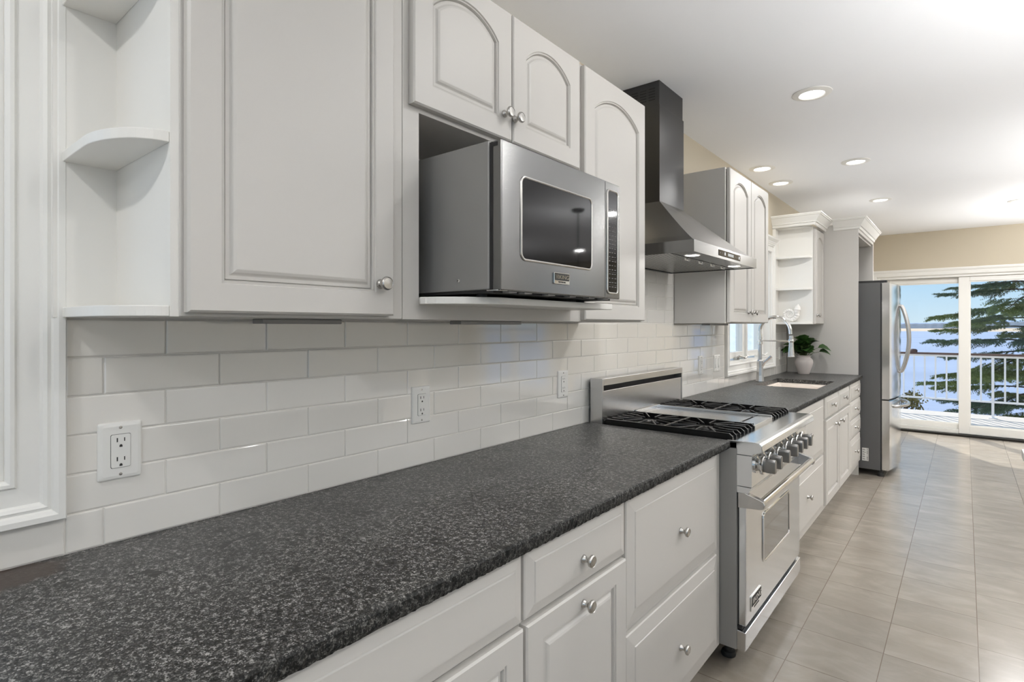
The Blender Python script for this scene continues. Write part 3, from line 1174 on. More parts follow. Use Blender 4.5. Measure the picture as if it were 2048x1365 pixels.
# sink
r = thing('sink', 'pale bisque undermount sink set into the granite under the window', 'sink', (0.334, 4.74, 0.70))
hx0, hx1, hy0, hy1 = HOLE
bm = NB()
LL = []
for d, z in ((-0.03, 0.8755), (0.004, 0.8755), (0.006, 0.866), (0.018, 0.864), (0.020, 0.860), (0.022, 0.71), (0.04, 0.695), (0.15, 0.690)):
    LL.append([(p[0], p[1], z) for p in rrect(hx0 + d, hx1 - d, hy0 + d, hy1 - d, max(0.012, 0.02), 4)])
loops(bm, LL, False, True)
so = obj('basin', bm, M['sink'], r, smooth=True)
sd = so.modifiers.new('shell', 'SOLIDIFY')
sd.thickness = 0.006
sd.offset = 1
bm = NB()
lathe(bm, (0.334, 4.74, 0.6905), [(0.0, 0.002), (0.03, 0.002), (0.045, 0.003), (0.045, 0.0)], 'z', 24, cap=False)
obj('drain', bm, M['steel'], r, smooth=True)

# faucet
r = thing('faucet', 'tall brushed steel pull-down faucet with a sprung arc behind the sink', 'faucet', (0.084, 4.70, 0.914))
fx, fy = 0.084, 4.70
bm = NB()
lathe(bm, (fx, fy, 0.914), [(0.034, 0.0005), (0.033, 0.01), (0.028, 0.05), (0.0245, 0.11), (0.024, 0.165), (0.018, 0.172), (0.016, 0.176), (0.0155, 0.30)], 'z', 8)
obj('body', bm, M['steel'], r, bevel=0.002)
bm = NB()
for z0_, rr in ((1.225, 0.021), (1.262, 0.018)):
    lathe(bm, (fx, fy, z0_), [(rr - 0.003, -0.012), (rr, -0.009), (rr, 0.009), (rr - 0.003, 0.012)], 'z', 20)
lathe(bm, (fx, fy, 1.27), [(0.0165, 0), (0.0165, 0.02)], 'z', 20)
obj('collar', bm, M['steel_polished'], r, smooth=True)
bm = NB()
pts = []
for i in range(41):
    a = PI - (PI * 0.965) * i / 40
    pts.append((0.196 + 0.112 * math.cos(a), fy, 1.315 + 0.115 * math.sin(a)))
pts = [(fx, fy, 1.27), (fx, fy, 1.295)] + pts + [(0.311, fy, 1.28)]
rr = [0.0125 + (0.0014 if i % 2 else 0) for i in range(len(pts))]
dense = []
rd = []
for i in range(len(pts) - 1):
    for k in range(3):
        f = k / 3
        dense.append(tuple(pts[i][q] * (1 - f) + pts[i + 1][q] * f for q in range(3)))
        rd.append(0.0131 if len(dense) % 2 else 0.0137)
tube(bm, dense, rd, 12)
obj('hose', bm, M['steel_polished'], r, smooth=True)
bm = NB()
tube(bm, [(fx, fy, 1.243), (0.312, fy, 1.243)], 0.0055, 10)
lathe(bm, (0.313, fy, 1.243), [(0.0185, -0.012), (0.0205, -0.008), (0.0205, 0.008), (0.0185, 0.012)], 'z', 20)
obj('support_arm', bm, M['steel_polished'], r, smooth=True)
bm = NB()
lathe(bm, (0.314, fy, 1.285), [(0.0145, 0.0), (0.0155, -0.04), (0.018, -0.09), (0.023, -0.155), (0.025, -0.160), (0.025, -0.166), (0.020, -0.168)], 'z', 16)
obj('spray_head', bm, M['steel'], r, bevel=0.0015)
bm = NB()
tube(bm, [(fx + 0.012, fy, 1.035), (fx + 0.028, fy, 1.062)], 0.013, 12)
tube(bm, [(fx + 0.026, fy, 1.060), (fx + 0.085, fy, 1.118)], [0.0095, 0.0115], 12)
obj('lever', bm, M['steel'], r, smooth=True)


# ------------------------------------------------------------------ range
RY_0, RY_1 = 2.2125, 3.1265
r = thing('range', 'stainless steel professional gas range between the two granite counters', 'range', (0.35, (RY_0 + RY_1) / 2, 0))
RNG = r
obj('body', B(0.02, 0.672, RY_0, RY_1, 0.105, 0.884), M['steel_side'], r, bevel=0.002)
bm = NB()
box(bm, 0.03, 0.672, RY_0 - 0.0, RY_1, 0.884, 0.906)
obj('cooktop', bm, M['black'], r)
# bullnose landing ledge
bm = NB()
prism(bm, [(0.636, 0.884), (0.636, 0.914), (0.742, 0.915), (0.757, 0.912), (0.766, 0.904), (0.767, 0.880), (0.733, 0.868), (0.733, 0.862), (0.672, 0.862), (0.672, 0.884)], 'y', RY_0, RY_1)
obj('ledge', bm, M['steel_range'], r, bevel=0.003, seg=3)
bm = NB()
prism(bm, [(0.672, 0.741), (0.672, 0.8615), (0.730, 0.8615), (0.7285, 0.741)], 'y', RY_0, RY_1)
cp = obj('control_panel', bm, M['steel_range'], r, bevel=0.0015)
bm = NB()
prism(bm, [(0.672, 0.715), (0.672, 0.7395), (0.727, 0.7395), (0.715, 0.715)], 'y', RY_0 + 0.001, RY_1 - 0.001)
obj('vent_trim', bm, M['steel_range'], r, bevel=0.001)
# knobs
for i, y in enumerate((2.262, 2.352, 2.482, 2.622, 2.718, 2.815, 2.905)):
    x = 0.7297
    k = NB()
    lathe(k, (x, y, 0.822), [(0.033, 0.0), (0.033, 0.006), (0.028, 0.008), (0.022, 0.012), (0.022, 0.017), (0.0325, 0.019), (0.0345, 0.022), (0.0345, 0.030), (0.0325, 0.0325), (0.022, 0.033)], 'x', 32)
    ko = obj('control_knob', k, M['steel_polished'], cp, smooth=True)
    g = NB()
    o_ = rrect(y - 0.0135, y + 0.0135, 0.822 - 0.026, 0.822 + 0.026, 0.009, 4)
    LL = []
    for xx, f in ((0.032, 0.96), (0.050, 1.0), (0.068, 1.0), (0.072, 0.94)):
        LL.append([(x + xx, y + (p[0] - y) * f, 0.822 + (p[1] - 0.822) * f) for p in o_])
    loops(g, LL)
    obj('grip', g, M['grip'], ko, smooth=True)
# oven door
dr = obj('oven_door', B(0.676, 0.704, RY_0 + 0.012, RY_1 - 0.012, 0.198, 0.706), M['steel_range'], r, bevel=0.003)
obj('door_gasket', B(0.673, 0.6755, RY_0 + 0.02, RY_1 - 0.02, 0.20, 0.70), M['rubber'], r)
bm = NB()
wy0, wy1, wz0, wz1 = 2.455, 2.893, 0.372, 0.575
ring = rrect(wy0, wy1, wz0, wz1, 0.02, 6)
tube(bm, [(0.7045, p[0], p[1]) for p in ring], 0.005, 8, closed=True)
obj('window_frame', bm, M['chrome'], dr, smooth=True)
bm = NB()
prism(bm, rrect(wy0 + 0.003, wy1 - 0.003, wz0 + 0.003, wz1 - 0.003, 0.018, 6), 'x', 0.7042, 0.7052)
obj('window', bm, M['oven_glass'], dr)
# handle with end brackets
for ya, yb in ((RY_0 + 0.004, RY_0 + 0.030), (RY_1 - 0.030, RY_1 - 0.004)):
    bm = NB()
    prism(bm, [(0.676, 0.655), (0.676, 0.714), (0.700, 0.716), (0.752, 0.700), (0.768, 0.693), (0.775, 0.680), (0.770, 0.665), (0.757, 0.661)], 'y', ya, yb)
    obj('handle_bracket', bm, M['steel'], dr, bevel=0.002)
bm = NB()
tube(bm, [(0.757, RY_0 + 0.030, 0.681), (0.757, RY_1 - 0.030, 0.681)], 0.0155, 20)
obj('handle', bm, M['steel_polished'], dr, smooth=True)


def text_part(name, body, size, loc, m, parent, ext=0.0006, sx_=1.0):
    cu = bpy.data.curves.new(name, 'FONT')
    cu.body = body
    cu.size = size
    cu.extrude = ext
    cu.align_x = 'CENTER'
    cu.align_y = 'CENTER'
    cu.materials.append(m)
    tmp = bpy.data.objects.new(name, cu)
    COL.objects.link(tmp)
    dg = bpy.context.evaluated_depsgraph_get()
    me = bpy.data.meshes.new_from_object(tmp.evaluated_get(dg))
    bpy.data.objects.remove(tmp)
    me.transform(Matrix(((0, 0, 1, 0), (sx_, 0, 0, 0), (0, 1, 0, 0), (0, 0, 0, 1))))
    if not me.materials:
        me.materials.append(m)
    o = link(name, me, parent)
    o.location = Vector(loc) - wloc(parent)
    return o


def badge(parent, x, y0, y1, z0, z1):
    cy, cz = (y0 + y1) / 2, (z0 + z1) / 2
    W, H = y1 - y0, z1 - z0
    bm = NB()
    prism(bm, rrect(y0, y1, z0, z1, H * 0.09, 4), 'x', x, x + 0.004)
    b = obj('badge', bm, M['chrome'], parent, bevel=0.0008)
    bm = NB()
    prism(bm, rrect(y0 + W * 0.035, y1 - W * 0.035, z0 + H * 0.31, z1 - H * 0.06, H * 0.06, 4), 'x', x + 0.004, x + 0.0044)
    obj('badge_field', bm, M['black'], b)
    text_part('lettering', 'V', H * 0.62, (x + 0.0046, y0 + W * 0.150, z0 + H * 0.615), M['chrome'], b, 0.0003, 0.85)
    text_part('lettering', 'IKING', H * 0.50, (x + 0.0046, y0 + W * 0.585, z0 + H * 0.60), M['chrome'], b, 0.0003, 1.32)
    text_part('lettering', 'PROFESSIONAL', H * 0.20, (x + 0.0042, cy, z0 + H * 0.165), M['black'], b, 0.0002, 0.86)
    return b


badge(dr, 0.704, 2.283, 2.420, 0.232, 0.292)
# kick drawer and legs
bm = NB()
prism(bm, [(0.672, 0.107), (0.672, 0.182), (0.706, 0.178), (0.706, 0.107)], 'y', RY_0 + 0.002, RY_1 - 0.002)
obj('kick_panel', bm, M['steel_range'], r, bevel=0.002)
obj('drawer_gap', B(0.6725, 0.69, RY_0 + 0.012, RY_1 - 0.012, 0.1825, 0.1975), M['black'], r)
for yy in (RY_0 + 0.13, RY_1 - 0.13):
    for xx in (0.09, 0.60):
        bm = NB()
        lathe(bm, (xx, yy, 0), [(0.028, 0.0005), (0.030, 0.008), (0.026, 0.02), (0.016, 0.024), (0.016, 0.105)], 'z', 20)
        obj('leg', bm, M['rubber'], r, smooth=True)
# backguard
bm = NB()
box(bm, 0.022, 0.085, RY_0 - 0.008, RY_0 + 0.006, 0.884, 1.118)
box(bm, 0.022, 0.085, RY_1 - 0.012, RY_1 - 0.002, 0.884, 1.118)
box(bm, 0.030, 0.082, RY_0 + 0.006, RY_1 - 0.012, 0.884, 1.062)
box(bm, 0.022, 0.085, RY_0 + 0.006, RY_1 - 0.012, 1.086, 1.118)
bg_ = obj('backguard', bm, M['steel'], r, bevel=0.0015)
obj('vent_slot', B(0.026, 0.04, RY_0 + 0.006, RY_1 - 0.012, 1.062, 1.086), M['slot'], bg_)


# grates, griddle, burners
def grate(y0, y1):
    bm = NB()
    x0, x1 = 0.095, 0.640
    zt, zb = 0.936, 0.905
    t = 0.010
    # side rails (deep bars)
    for y in (y0, y1):
        ys = (y, y + t) if y == y0 else (y - t, y)
        prism(bm, [(x0 - 0.012, zb), (x0 - 0.012, zt - 0.01), (x0, zt), (x1, zt), (x1 + 0.014, zt - 0.012), (x1 + 0.014, zb)], 'y', *ys)
    # front / back ribs with chamfered noses
    n = 5
    for xa, xb in ((x1 - 0.075, x1 + 0.014), (x0 - 0.012, x0 + 0.06)):
        for i in range(1, n + 1):
            yc = y0 + (y1 - y0) * i / (n + 1)
            if xb > 0.5:
                P = [(xa, zt - 0.014), (xa, zt), (x1, zt), (x1 + 0.014, zt - 0.012), (x1 + 0.014, zb), (x1 + 0.002, zb), (x1 - 0.004, zt - 0.016)]
            else:
                P = [(x0 - 0.012, zb), (x0 - 0.012, zt - 0.012), (x0, zt), (xb, zt), (xb, zt - 0.014), (x0 + 0.004, zt - 0.016), (x0, zb)]
            prism(bm, P, 'y', yc - 0.004, yc + 0.004)
    for xa in (x1 - 0.0, x0):
        box(bm, xa - 0.006, xa + 0.006, y0 + t, y1 - t, zb, zt - 0.014)
    cy = (y0 + y1) / 2
    box(bm, (x0 + x1) / 2 - 0.006, (x0 + x1) / 2 + 0.006, y0 + t, y1 - t, zt - 0.014, zt)
    # spokes round each burner
    for cx in (x0 + 0.145, x1 - 0.145):
        for a in range(12):
            th = 2 * PI * a / 12 + 0.05
            d = Vector((math.cos(th), math.sin(th), 0))
            R = 0.165
            if abs(d.y) > 1e-6:
                R = min(R, ((y1 - y0) / 2 - 0.004) / abs(d.y))
            if abs(d.x) > 1e-6:
                R = min(R, 0.137 / abs(d.x))
            p0 = Vector((cx, cy, zt - 0.007)) + d * 0.042
            p1 = Vector((cx, cy, zt - 0.007)) + d * R
            s = Vector((-d.y, d.x, 0)) * 0.0038
            u = Vector((0, 0, 0.007))
            loops(bm, [[p0 - s - u * 0.3, p0 + s - u * 0.3, p0 + s * 0.7 + u, p0 - s * 0.7 + u], [p1 - s - u, p1 + s - u, p1 + s * 0.7 + u, p1 - s * 0.7 + u]])
    return bm


for gy0, gy1 in ((RY_0 + 0.012, RY_0 + 0.312), (RY_1 - 0.312, RY_1 - 0.012)):
    go = obj('grate', grate(gy0, gy1), M['iron'], r, bevel=0.0015, seg=2)
    for cx in (0.24, 0.495):
        bm = NB()
        lathe(bm, (cx, (gy0 + gy1) / 2, 0.906), [(0.062, 0.0), (0.060, 0.006), (0.046, 0.008), (0.046, 0.014), (0.040, 0.018), (0.0, 0.0195)], 'z', 28)
        obj('burner', bm, [M['iron']], r, smooth=True)
    bm = NB()
    box(bm, 0.06, 0.65, gy0 + 0.002, gy1 - 0.002, 0.9062, 0.9075)
    obj('drip_tray', bm, M['black'], r)
ga, gb = RY_0 + 0.314, RY_1 - 0.314
bm = NB()
box(bm, 0.085, 0.565, ga, gb, 0.906, 0.924)
box(bm, 0.585, 0.652, ga, gb, 0.906, 0.928)
box(bm, 0.565, 0.585, ga, ga + 0.012, 0.906, 0.924)
box(bm, 0.565, 0.585, gb - 0.012, gb, 0.906, 0.924)
gr = obj('griddle', bm, M['steel'], r, bevel=0.002)
bm = NB()
box(bm, 0.085, 0.65, ga, ga + 0.008, 0.924, 0.936)
box(bm, 0.085, 0.65, gb - 0.008, gb, 0.924, 0.936)
box(bm, 0.085, 0.093, ga + 0.008, gb - 0.008, 0.924, 0.94)
obj('griddle_rim', bm, M['steel_range'], gr, bevel=0.0015)
obj('grease_slot', B(0.566, 0.584, ga + 0.013, gb - 0.013, 0.907, 0.912), M['slot'], gr)

# ------------------------------------------------------------------ range hood
HY0, HY1 = 2.225, 3.100
r = thing('range_hood', 'stainless chimney range hood with two lit lamps above the range', 'range hood', (0, (HY0 + HY1) / 2, 1.664))
CY0, CY1 = 2.545, 2.843
obj('chimney', B(0.005, 0.2065, CY0, CY1, 1.966, 2.44), M['steel_dark'], r, bevel=0.001)
cu = obj('upper_chimney', B(0.005, 0.203, CY0 + 0.004, CY1 - 0.006, 2.44, CEIL - 0.001), M['steel_dark'], r, bevel=0.001)
bm = NB()
for i in range(5):
    for j in range(3):
        x0 = 0.055 + j * 0.046
        z0 = 2.468 + i * 0.0135
        prism(bm, rrect(x0, x0 + 0.034, z0, z0 + 0.0052, 0.0025, 3), 'y', CY0 + 0.0030, CY0 + 0.0042)
obj('vent_slots', bm, M['black'], cu)
bm = NB()
LL = []
for i in range(13):
    t = i / 12
    xf = 0.2065 + (0.492 - 0.2065) * t
    ya = CY0 + (HY0 + 0.022 - CY0) * t
    yb = CY1 + (HY1 - 0.022 - CY1) * t
    z = 1.966 - 0.252 * (1 - (1 - t) ** 1.08)
    LL.append([(0.005, ya, z), (xf, ya, z), (xf, yb, z), (0.005, yb, z)])
loops(bm, LL)
obj('canopy', bm, M['steel'], r, smooth=True)
bm = NB()
box(bm, 0.005, 0.500, HY0, HY1, 1.676, 1.7135)
box(bm, 0.005, 0.500, HY0, HY0 + 0.004, 1.664, 1.676)
box(bm, 0.005, 0.500, HY1 - 0.004, HY1, 1.664, 1.676)
box(bm, 0.496, 0.500, HY0 + 0.004, HY1 - 0.004, 1.664, 1.676)
box(bm, 0.005, 0.03, HY0 + 0.004, HY1 - 0.004, 1.664, 1.676)
box(bm, 0.395, 0.496, HY0 + 0.004, HY1 - 0.004, 1.667, 1.676)
bo = obj('rim', bm, M['steel_front'], r)
bm = NB()
for i in range(22):
    x = 0.04 + i * 0.0158
    box(bm, x, x + 0.0105, HY0 + 0.012, HY1 - 0.012, 1.668, 1.674)
obj('baffle_filter', bm, M['steel'], r)
bm = NB()
for yy in (2.45, 2.62, 2.78, 2.93):
    tube(bm, [(0.372, yy, 1.669), (0.372, yy, 1.660), (0.372, yy + 0.05, 1.660), (0.372, yy + 0.05, 1.669)], 0.003, 8)
obj('filter_handle', bm, M['chrome'], r, smooth=True)
pn = obj('display_panel', B(0.500, 0.5015, 2.518, 2.825, 1.6765, 1.7035), M['glass_black'], r, bevel=0.0005, seg=1)
bm = NB()
obj('display_screen', B(0.5015, 0.5019, 2.640, 2.720, 1.684, 1.697), M['display'], pn)
bm = NB()
for yy in (2.600, 2.805):
    prism(bm, rrect(yy - 0.006, yy + 0.006, 1.6825, 1.6975, 0.005, 4), 'x', 0.5015, 0.5019)
obj('buttons', bm, M['button'], pn)
bm = NB()
for yy in (2.536, 2.565, 2.747, 2.775):
    prism(bm, rrect(yy - 0.003, yy + 0.003, 1.687, 1.693, 0.0025, 4), 'x', 0.5015, 0.5018)
obj('touch_marks', bm, M['mark'], pn)
for yy in (2.370, 2.935):
    bm = NB()
    lathe(bm, (0.437, yy, 1.6668), [(0.0, -0.0022), (0.028, -0.0018), (0.031, 0.0)], 'z', 28, cap=False)
    lo = obj('lamp_lens', bm, M['hood_lens'], r, smooth=True)
    bm = NB()
    lathe(bm, (0.437, yy, 1.6668), [(0.031, -0.0005), (0.034, -0.0028), (0.037, 0.0)], 'z', 28, cap=False)
    obj('lamp_ring', bm, M['chrome'], lo, smooth=True)
    lens_lamp(0.437, yy, 1.660, 0.9, size=0.028)

# ------------------------------------------------------------------ microwave
MY0, MY1, MZ0, MZ1, MX = 0.968, 1.530, 1.440, 1.787, 0.536
r = thing('microwave', 'stainless steel microwave oven standing in the open cabinet bay', 'microwave', (0.28, (MY0 + MY1) / 2, 1.4285))
obj('case', B(0.06, 0.497, MY0, MY1, MZ0 + 0.003, MZ1 + 0.004), M['steel_side'], r, bevel=0.003)
obj('door_gap', B(0.497, 0.509, MY0 + 0.004, MY1 - 0.004, MZ0 + 0.002, MZ1), M['black'], r)
DYE = 1.4405
d = obj('microwave_door', B(0.509, MX, MY0, DYE, MZ0, MZ1), M['steel_front'], r, bevel=0.0025)
bm = NB()
ring = rrect(1.040, 1.362, 1.517, 1.716, 0.016, 6)
tube(bm, [(MX + 0.0003, p[0], p[1]) for p in ring], 0.0032, 8, closed=True)
obj('window_frame', bm, M['nickel'], d, smooth=True)
bm = NB()
prism(bm, rrect(1.042, 1.360, 1.519, 1.714, 0.015, 6), 'x', MX + 0.0002, MX + 0.0012)
obj('window', bm, M['glass_black'], d)
badge(d, MX, 1.173, 1.2445, 1.467, 1.4965)
pn = obj('control_panel', B(0.509, MX - 0.0005, DYE + 0.0015, MY1, MZ0, MZ1), M['steel_front'], r, bevel=0.0025)
ky0, ky1, kz0, kz1 = 1.452, 1.514, 1.456, 1.763
bm = NB()
ring = rrect(ky0, ky1, kz0, kz1, 0.012, 6)
tube(bm, [(MX, p[0], p[1]) for p in ring], 0.0034, 8, closed=True)
obj('panel_frame', bm, M['nickel'], pn, smooth=True)
bm = NB()
prism(bm, rrect(ky0 + 0.002, ky1 - 0.002, kz0 + 0.002, kz1 - 0.002, 0.010, 6), 'x', MX - 0.0003, MX + 0.0008)
kp = obj('keypad', bm, M['glass_black'], pn)
bm = NB()
rnd = random.Random(5)
for i in range(19):
    z = 1.474 + i * 0.0128
    for j in range(3):
        y = ky0 + 0.009 + j * 0.0165
        wd_ = rnd.uniform(0.006, 0.012)
        box(bm, MX + 0.0008, MX + 0.0010, y, y + wd_, z, z + 0.0022)
    if i % 3 == 0:
        box(bm, MX + 0.0008, MX + 0.0010, ky0 + 0.006, ky1 - 0.006, z + 0.0065, z + 0.0070)
obj('key_marks', bm, M['mark'], kp)
obj('underside', B(0.07, 0.505, MY0 + 0.006, MY1 - 0.006, MZ0 - 0.004, MZ0 + 0.003), M['black'], r)
for yy in (MY0 + 0.05, MY1 - 0.06):
    for xx in (0.12, 0.43):
        bm = NB()
        lathe(bm, (xx, yy, 1.4285), [(0.014, 0.0003), (0.014, 0.0075)], 'z', 16)
        obj('foot', bm, M['rubber'], r)
for yy in (MY0 + 0.04, MY0 + 0.10, MY0 + 0.2, MY0 + 0.3, MY0 + 0.40, MY0 + 0.48):
    obj('base_clip', B(0.500, 0.525, yy, yy + 0.03, MZ0 - 0.0035, MZ0 - 0.0002), M['steel_side'], r)
obj('hinge', B(0.492, 0.528, MY0 - 0.002, MY0 + 0.03, MZ0 - 0.001, MZ0 + 0.002), M['steel_polished'], r)
obj('hinge', B(0.508, 0.524, MY0 - 0.0008, MY0 + 0.01, MZ1 - 0.013, MZ1 - 0.004), M['black'], r)
bm = NB()
lathe(bm, (0.40, MY0, 1.468), [(0.005, 0.0), (0.0045, -0.002), (0.0, -0.003)], 'y', 12)
obj('screw', bm, M['chrome'], r)

# ------------------------------------------------------------------ refrigerator
FY0, FY1 = 5.972, 6.880
r = thing('refrigerator', 'stainless french door refrigerator with dark grey sides at the far end of the counter', 'refrigerator', (0.45, (FY0 + FY1) / 2, 0))
obj('case', B(0.06, 0.766, FY0, FY1, 0.055, 1.752), M['fridge_side'], r, bevel=0.003)
obj('top_cover', B(0.06, 0.760, FY0 + 0.001, FY1 - 0.001, 1.752, 1.772), M['rubber'], r, bevel=0.002)
bm = NB()
box(bm, 0.755, 0.815, FY0 + 0.004, FY0 + 0.05, 1.752, 1.772)
box(bm, 0.755, 0.815, FY1 - 0.05, FY1 - 0.004, 1.752, 1.772)
obj('hinge_cover', bm, M['rubber'], r, bevel=0.003)
fc = (FY0 + FY1) / 2


def fx_front(y):
    return 0.834 + 0.045 * (1 - ((y - fc) / ((FY1 - FY0) / 2)) ** 2)


def bowed(y0, y1, z0, z1, n=14):
    bm = NB()
    LL = []
    for i in range(n + 1):
        y = y0 + (y1 - y0) * i / n
        xf = fx_front(y)
        LL.append([(0.778, y, z0), (xf - 0.006, y, z0), (xf, y, z0 + 0.006), (xf, y, z1 - 0.006), (xf - 0.006, y, z1), (0.778, y, z1)])
    loops(bm, LL)
    return bm


M['steel_fridge'] = brushed('fridge_steel', (0.80, 0.80, 0.795, 1), 0.14, (60, 60, 2))
d1 = obj('fridge_door', bowed(FY0 + 0.003, fc - 0.003, 0.700, 1.748), M['steel_fridge'], r, smooth=True)
d2 = obj('fridge_door', bowed(fc + 0.003, FY1 - 0.003, 0.700, 1.748), M['steel_fridge'], r, smooth=True)
d3 = obj('freezer_drawer', bowed(FY0 + 0.003, FY1 - 0.003, 0.062, 0.688), M['steel_fridge'], r, smooth=True)
obj('gasket', B(0.7665, 0.7775, FY0 + 0.006, FY1 - 0.006, 0.065, 1.745), M['rubber'], r)
obj('seam', B(0.778, 0.83, FY0 + 0.010, FY1 - 0.010, 0.689, 0.699), M['rubber'], r)
for dd, yy in ((d1, fc - 0.055), (d2, fc + 0.055)):
    bm = NB()
    pts = []
    for i in range(25):
        t = i / 24
        pts.append((fx_front(yy) + 0.012 + 0.058 * math.sin(PI * t) ** 0.8, yy, 0.93 + 0.62 * t))
    pts = [(fx_front(yy) - 0.002, yy, 0.93)] + pts + [(fx_front(yy) - 0.002, yy, 1.55)]
    tube(bm, pts, 0.0145, 12)
    obj('handle', bm, M['steel'], dd, smooth=True)
bm = NB()
pts = []
for i in range(25):
    t = i / 24
    y = fc - 0.30 + 0.60 * t
    pts.append((fx_front(y) + 0.010 + 0.055 * math.sin(PI * t) ** 0.7, y, 0.625))
pts = [(fx_front(fc - 0.3) - 0.002, fc - 0.30, 0.625)] + pts + [(fx_front(fc + 0.3) - 0.002, fc + 0.30, 0.625)]
tube(bm, pts, 0.0145, 12)
obj('handle', bm, M['steel'], d3, smooth=True)
for xx, yy in ((0.745, FY0 + 0.03), (0.745, FY1 - 0.03), (0.10, FY0 + 0.05), (0.10, FY1 - 0.05)):
    bm = NB()
    lathe(bm, (xx + 0.02, yy, 0), [(0.026, 0.0005), (0.026, 0.03), (0.018, 0.034), (0.018, 0.056)], 'z', 20)
    obj('foot', bm, M['rubber'], r, smooth=True)
st = obj('sticker', B(0.626, 0.676, FY0 - 0.0008, FY0 - 0.0002, 0.128, 0.245), M['plate'], r)
bm = NB()
rnd = random.Random(9)
for i in range(5):
    z = 0.140 + i * 0.021
    box(bm, 0.630, 0.630 + rnd.uniform(0.018, 0.026), FY0 - 0.0011, FY0 - 0.0008, z, z + 0.004)
    box(bm, 0.630, 0.630 + rnd.uniform(0.012, 0.02), FY0 - 0.0011, FY0 - 0.0008, z + 0.007, z + 0.0095)
for i in range(26):
    z = 0.133 + i * 0.0042
    box(bm, 0.662, 0.672, FY0 - 0.0011, FY0 - 0.0008, z, z + rnd.choice((0.0012, 0.002, 0.003)))
obj('sticker_print', bm, M['fridge_side'], st)


# ------------------------------------------------------------------ outlets
def outlet(label, y0, y1, z0, z1, gangs=1, toggle=False):
    r = thing('light_switch' if toggle else 'outlet', label, 'switch' if toggle else 'outlet', (0, (y0 + y1) / 2, z0))
    X = 0.0088
    bm = NB()
    LL = []
    for d, x in ((0, X - 0.001), (0, X + 0.0025), (0.0025, X + 0.005), (0.008, X + 0.0062)):
        LL.append([(x, p[0], p[1]) for p in rrect(y0 + d, y1 - d, z0 + d, z1 - d, 0.004, 3)])
    loops(bm, LL)
    obj('plate', bm, M['plate'], r)
    W = (y1 - y0) / gangs
    for g in range(gangs):
        cy = y0 + W * (g + 0.5)
        cz = (z0 + z1) / 2
        bm = NB()
        prism(bm, rrect(cy - 0.0175, cy + 0.0175, cz - 0.0345, cz + 0.0345, 0.003, 3), 'x', X + 0.0060, X + 0.0063)
        obj('receptacle_gap', bm, M['slot'], r)
        bm = NB()
        prism(bm, rrect(cy - 0.0168, cy + 0.0168, cz - 0.0338, cz + 0.0338, 0.003, 3), 'x', X + 0.0060, X + 0.0082)
        rc = obj('receptacle', bm, M['plate'], r, bevel=0.0005, seg=1)
        bm = NB()
        if not toggle:
            for dz in (0.0185, -0.0205):
                box(bm, X + 0.0082, X + 0.0084, cy - 0.0075, cy - 0.0053, cz + dz, cz + dz + 0.0085)
                box(bm, X + 0.0082, X + 0.0084, cy + 0.0053, cy + 0.0072, cz + dz + 0.0008, cz + dz + 0.0082)
                P = [(cy - 0.0027, cz + dz - 0.0105), (cy + 0.0027, cz + dz - 0.0105)]
                for i in range(7):
                    a = PI * i / 6
                    P.append((cy + 0.0027 * math.cos(a), cz + dz - 0.0080 + 0.0030 * math.sin(a)))
                prism(bm, P, 'x', X + 0.0082, X + 0.0084)
            obj('sockets', bm, M['slot'], rc)
        else:
            prism(bm, [(X + 0.0082, cz - 0.03), (X + 0.0115, cz - 0.03), (X + 0.0086, cz + 0.0), (X + 0.0082, cz + 0.03)], 'y', cy - 0.013, cy + 0.013)
            obj('rocker', bm, M['plate'], rc)
        bm = NB()
        for z in (z0 + 0.0105, z1 - 0.0105):
            lathe(bm, (X + 0.006, cy, z), [(0.0032, 0.0), (0.0030, 0.0008), (0.0, 0.0012)], 'x', 12)
        obj('screws', bm, M['nickel'], r, smooth=True)
    return r


outlet('white duplex outlet nearest the window casing, largest in the photo', 0.336, 0.413, 1.0435, 1.160)
outlet('white duplex outlet on the tiles below the microwave bay', 1.151, 1.228, 1.048, 1.166)
outlet('white duplex outlet on the tiles just left of the range backguard', 1.957, 2.034, 1.049, 1.166)
outlet('white outlet on the tiles just right of the range backguard', 3.574, 3.652, 1.042, 1.162)
outlet('white two-gang switch plate beside the sink window', 3.860, 3.978, 1.042, 1.156, 2, True)
outlet('white outlet half hidden behind the plant in the corner', 5.60, 5.68, 1.045, 1.162)

# under-cabinet light bars
for lb, ya, yb in (('slim under-cabinet light bar below the first wall cabinet', 0.60, 0.80), ('slim under-cabinet light bar below the microwave cabinet', 1.22, 1.52), ('slim under-cabinet light bar below the two-door cabinet by the window', 3.36, 3.70)):
    o = obj('light_bar', B(0.11, 0.16, ya, yb, UB - 0.0115, UB - 0.0002), M['steel_side'], None, bevel=0.002)
    tag(o, lb, 'light bar', 'under-cabinet light bars')

# ------------------------------------------------------------------ plant, shell
px_, py_, pz_ = 0.195, 5.715, 0.9142
r = thing('potted_plant', 'leafy dark green plant in a pale clay pot on the corner of the counter', 'plant', (px_, py_, pz_))
bm = NB()
lathe(bm, (px_, py_, pz_), [(0.0, 0.0003), (0.044, 0.0005), (0.048, 0.006), (0.060, 0.045), (0.073, 0.085), (0.0775, 0.110), (0.074, 0.132), (0.060, 0.150), (0.054, 0.155), (0.054, 0.160), (0.061, 0.167), (0.062, 0.171), (0.058, 0.173), (0.052, 0.165), (0.05, 0.14)], 'z', 36, cap=False)
obj('pot', bm, M['pot'], r, smooth=True)
bm = NB()
lathe(bm, (px_, py_, pz_), [(0.0, 0.148), (0.0505, 0.146)], 'z', 24, cap=False)
obj('soil', bm, M['soil'], r)
rnd = random.Random(21)
stems = NB()
leaves = NB()


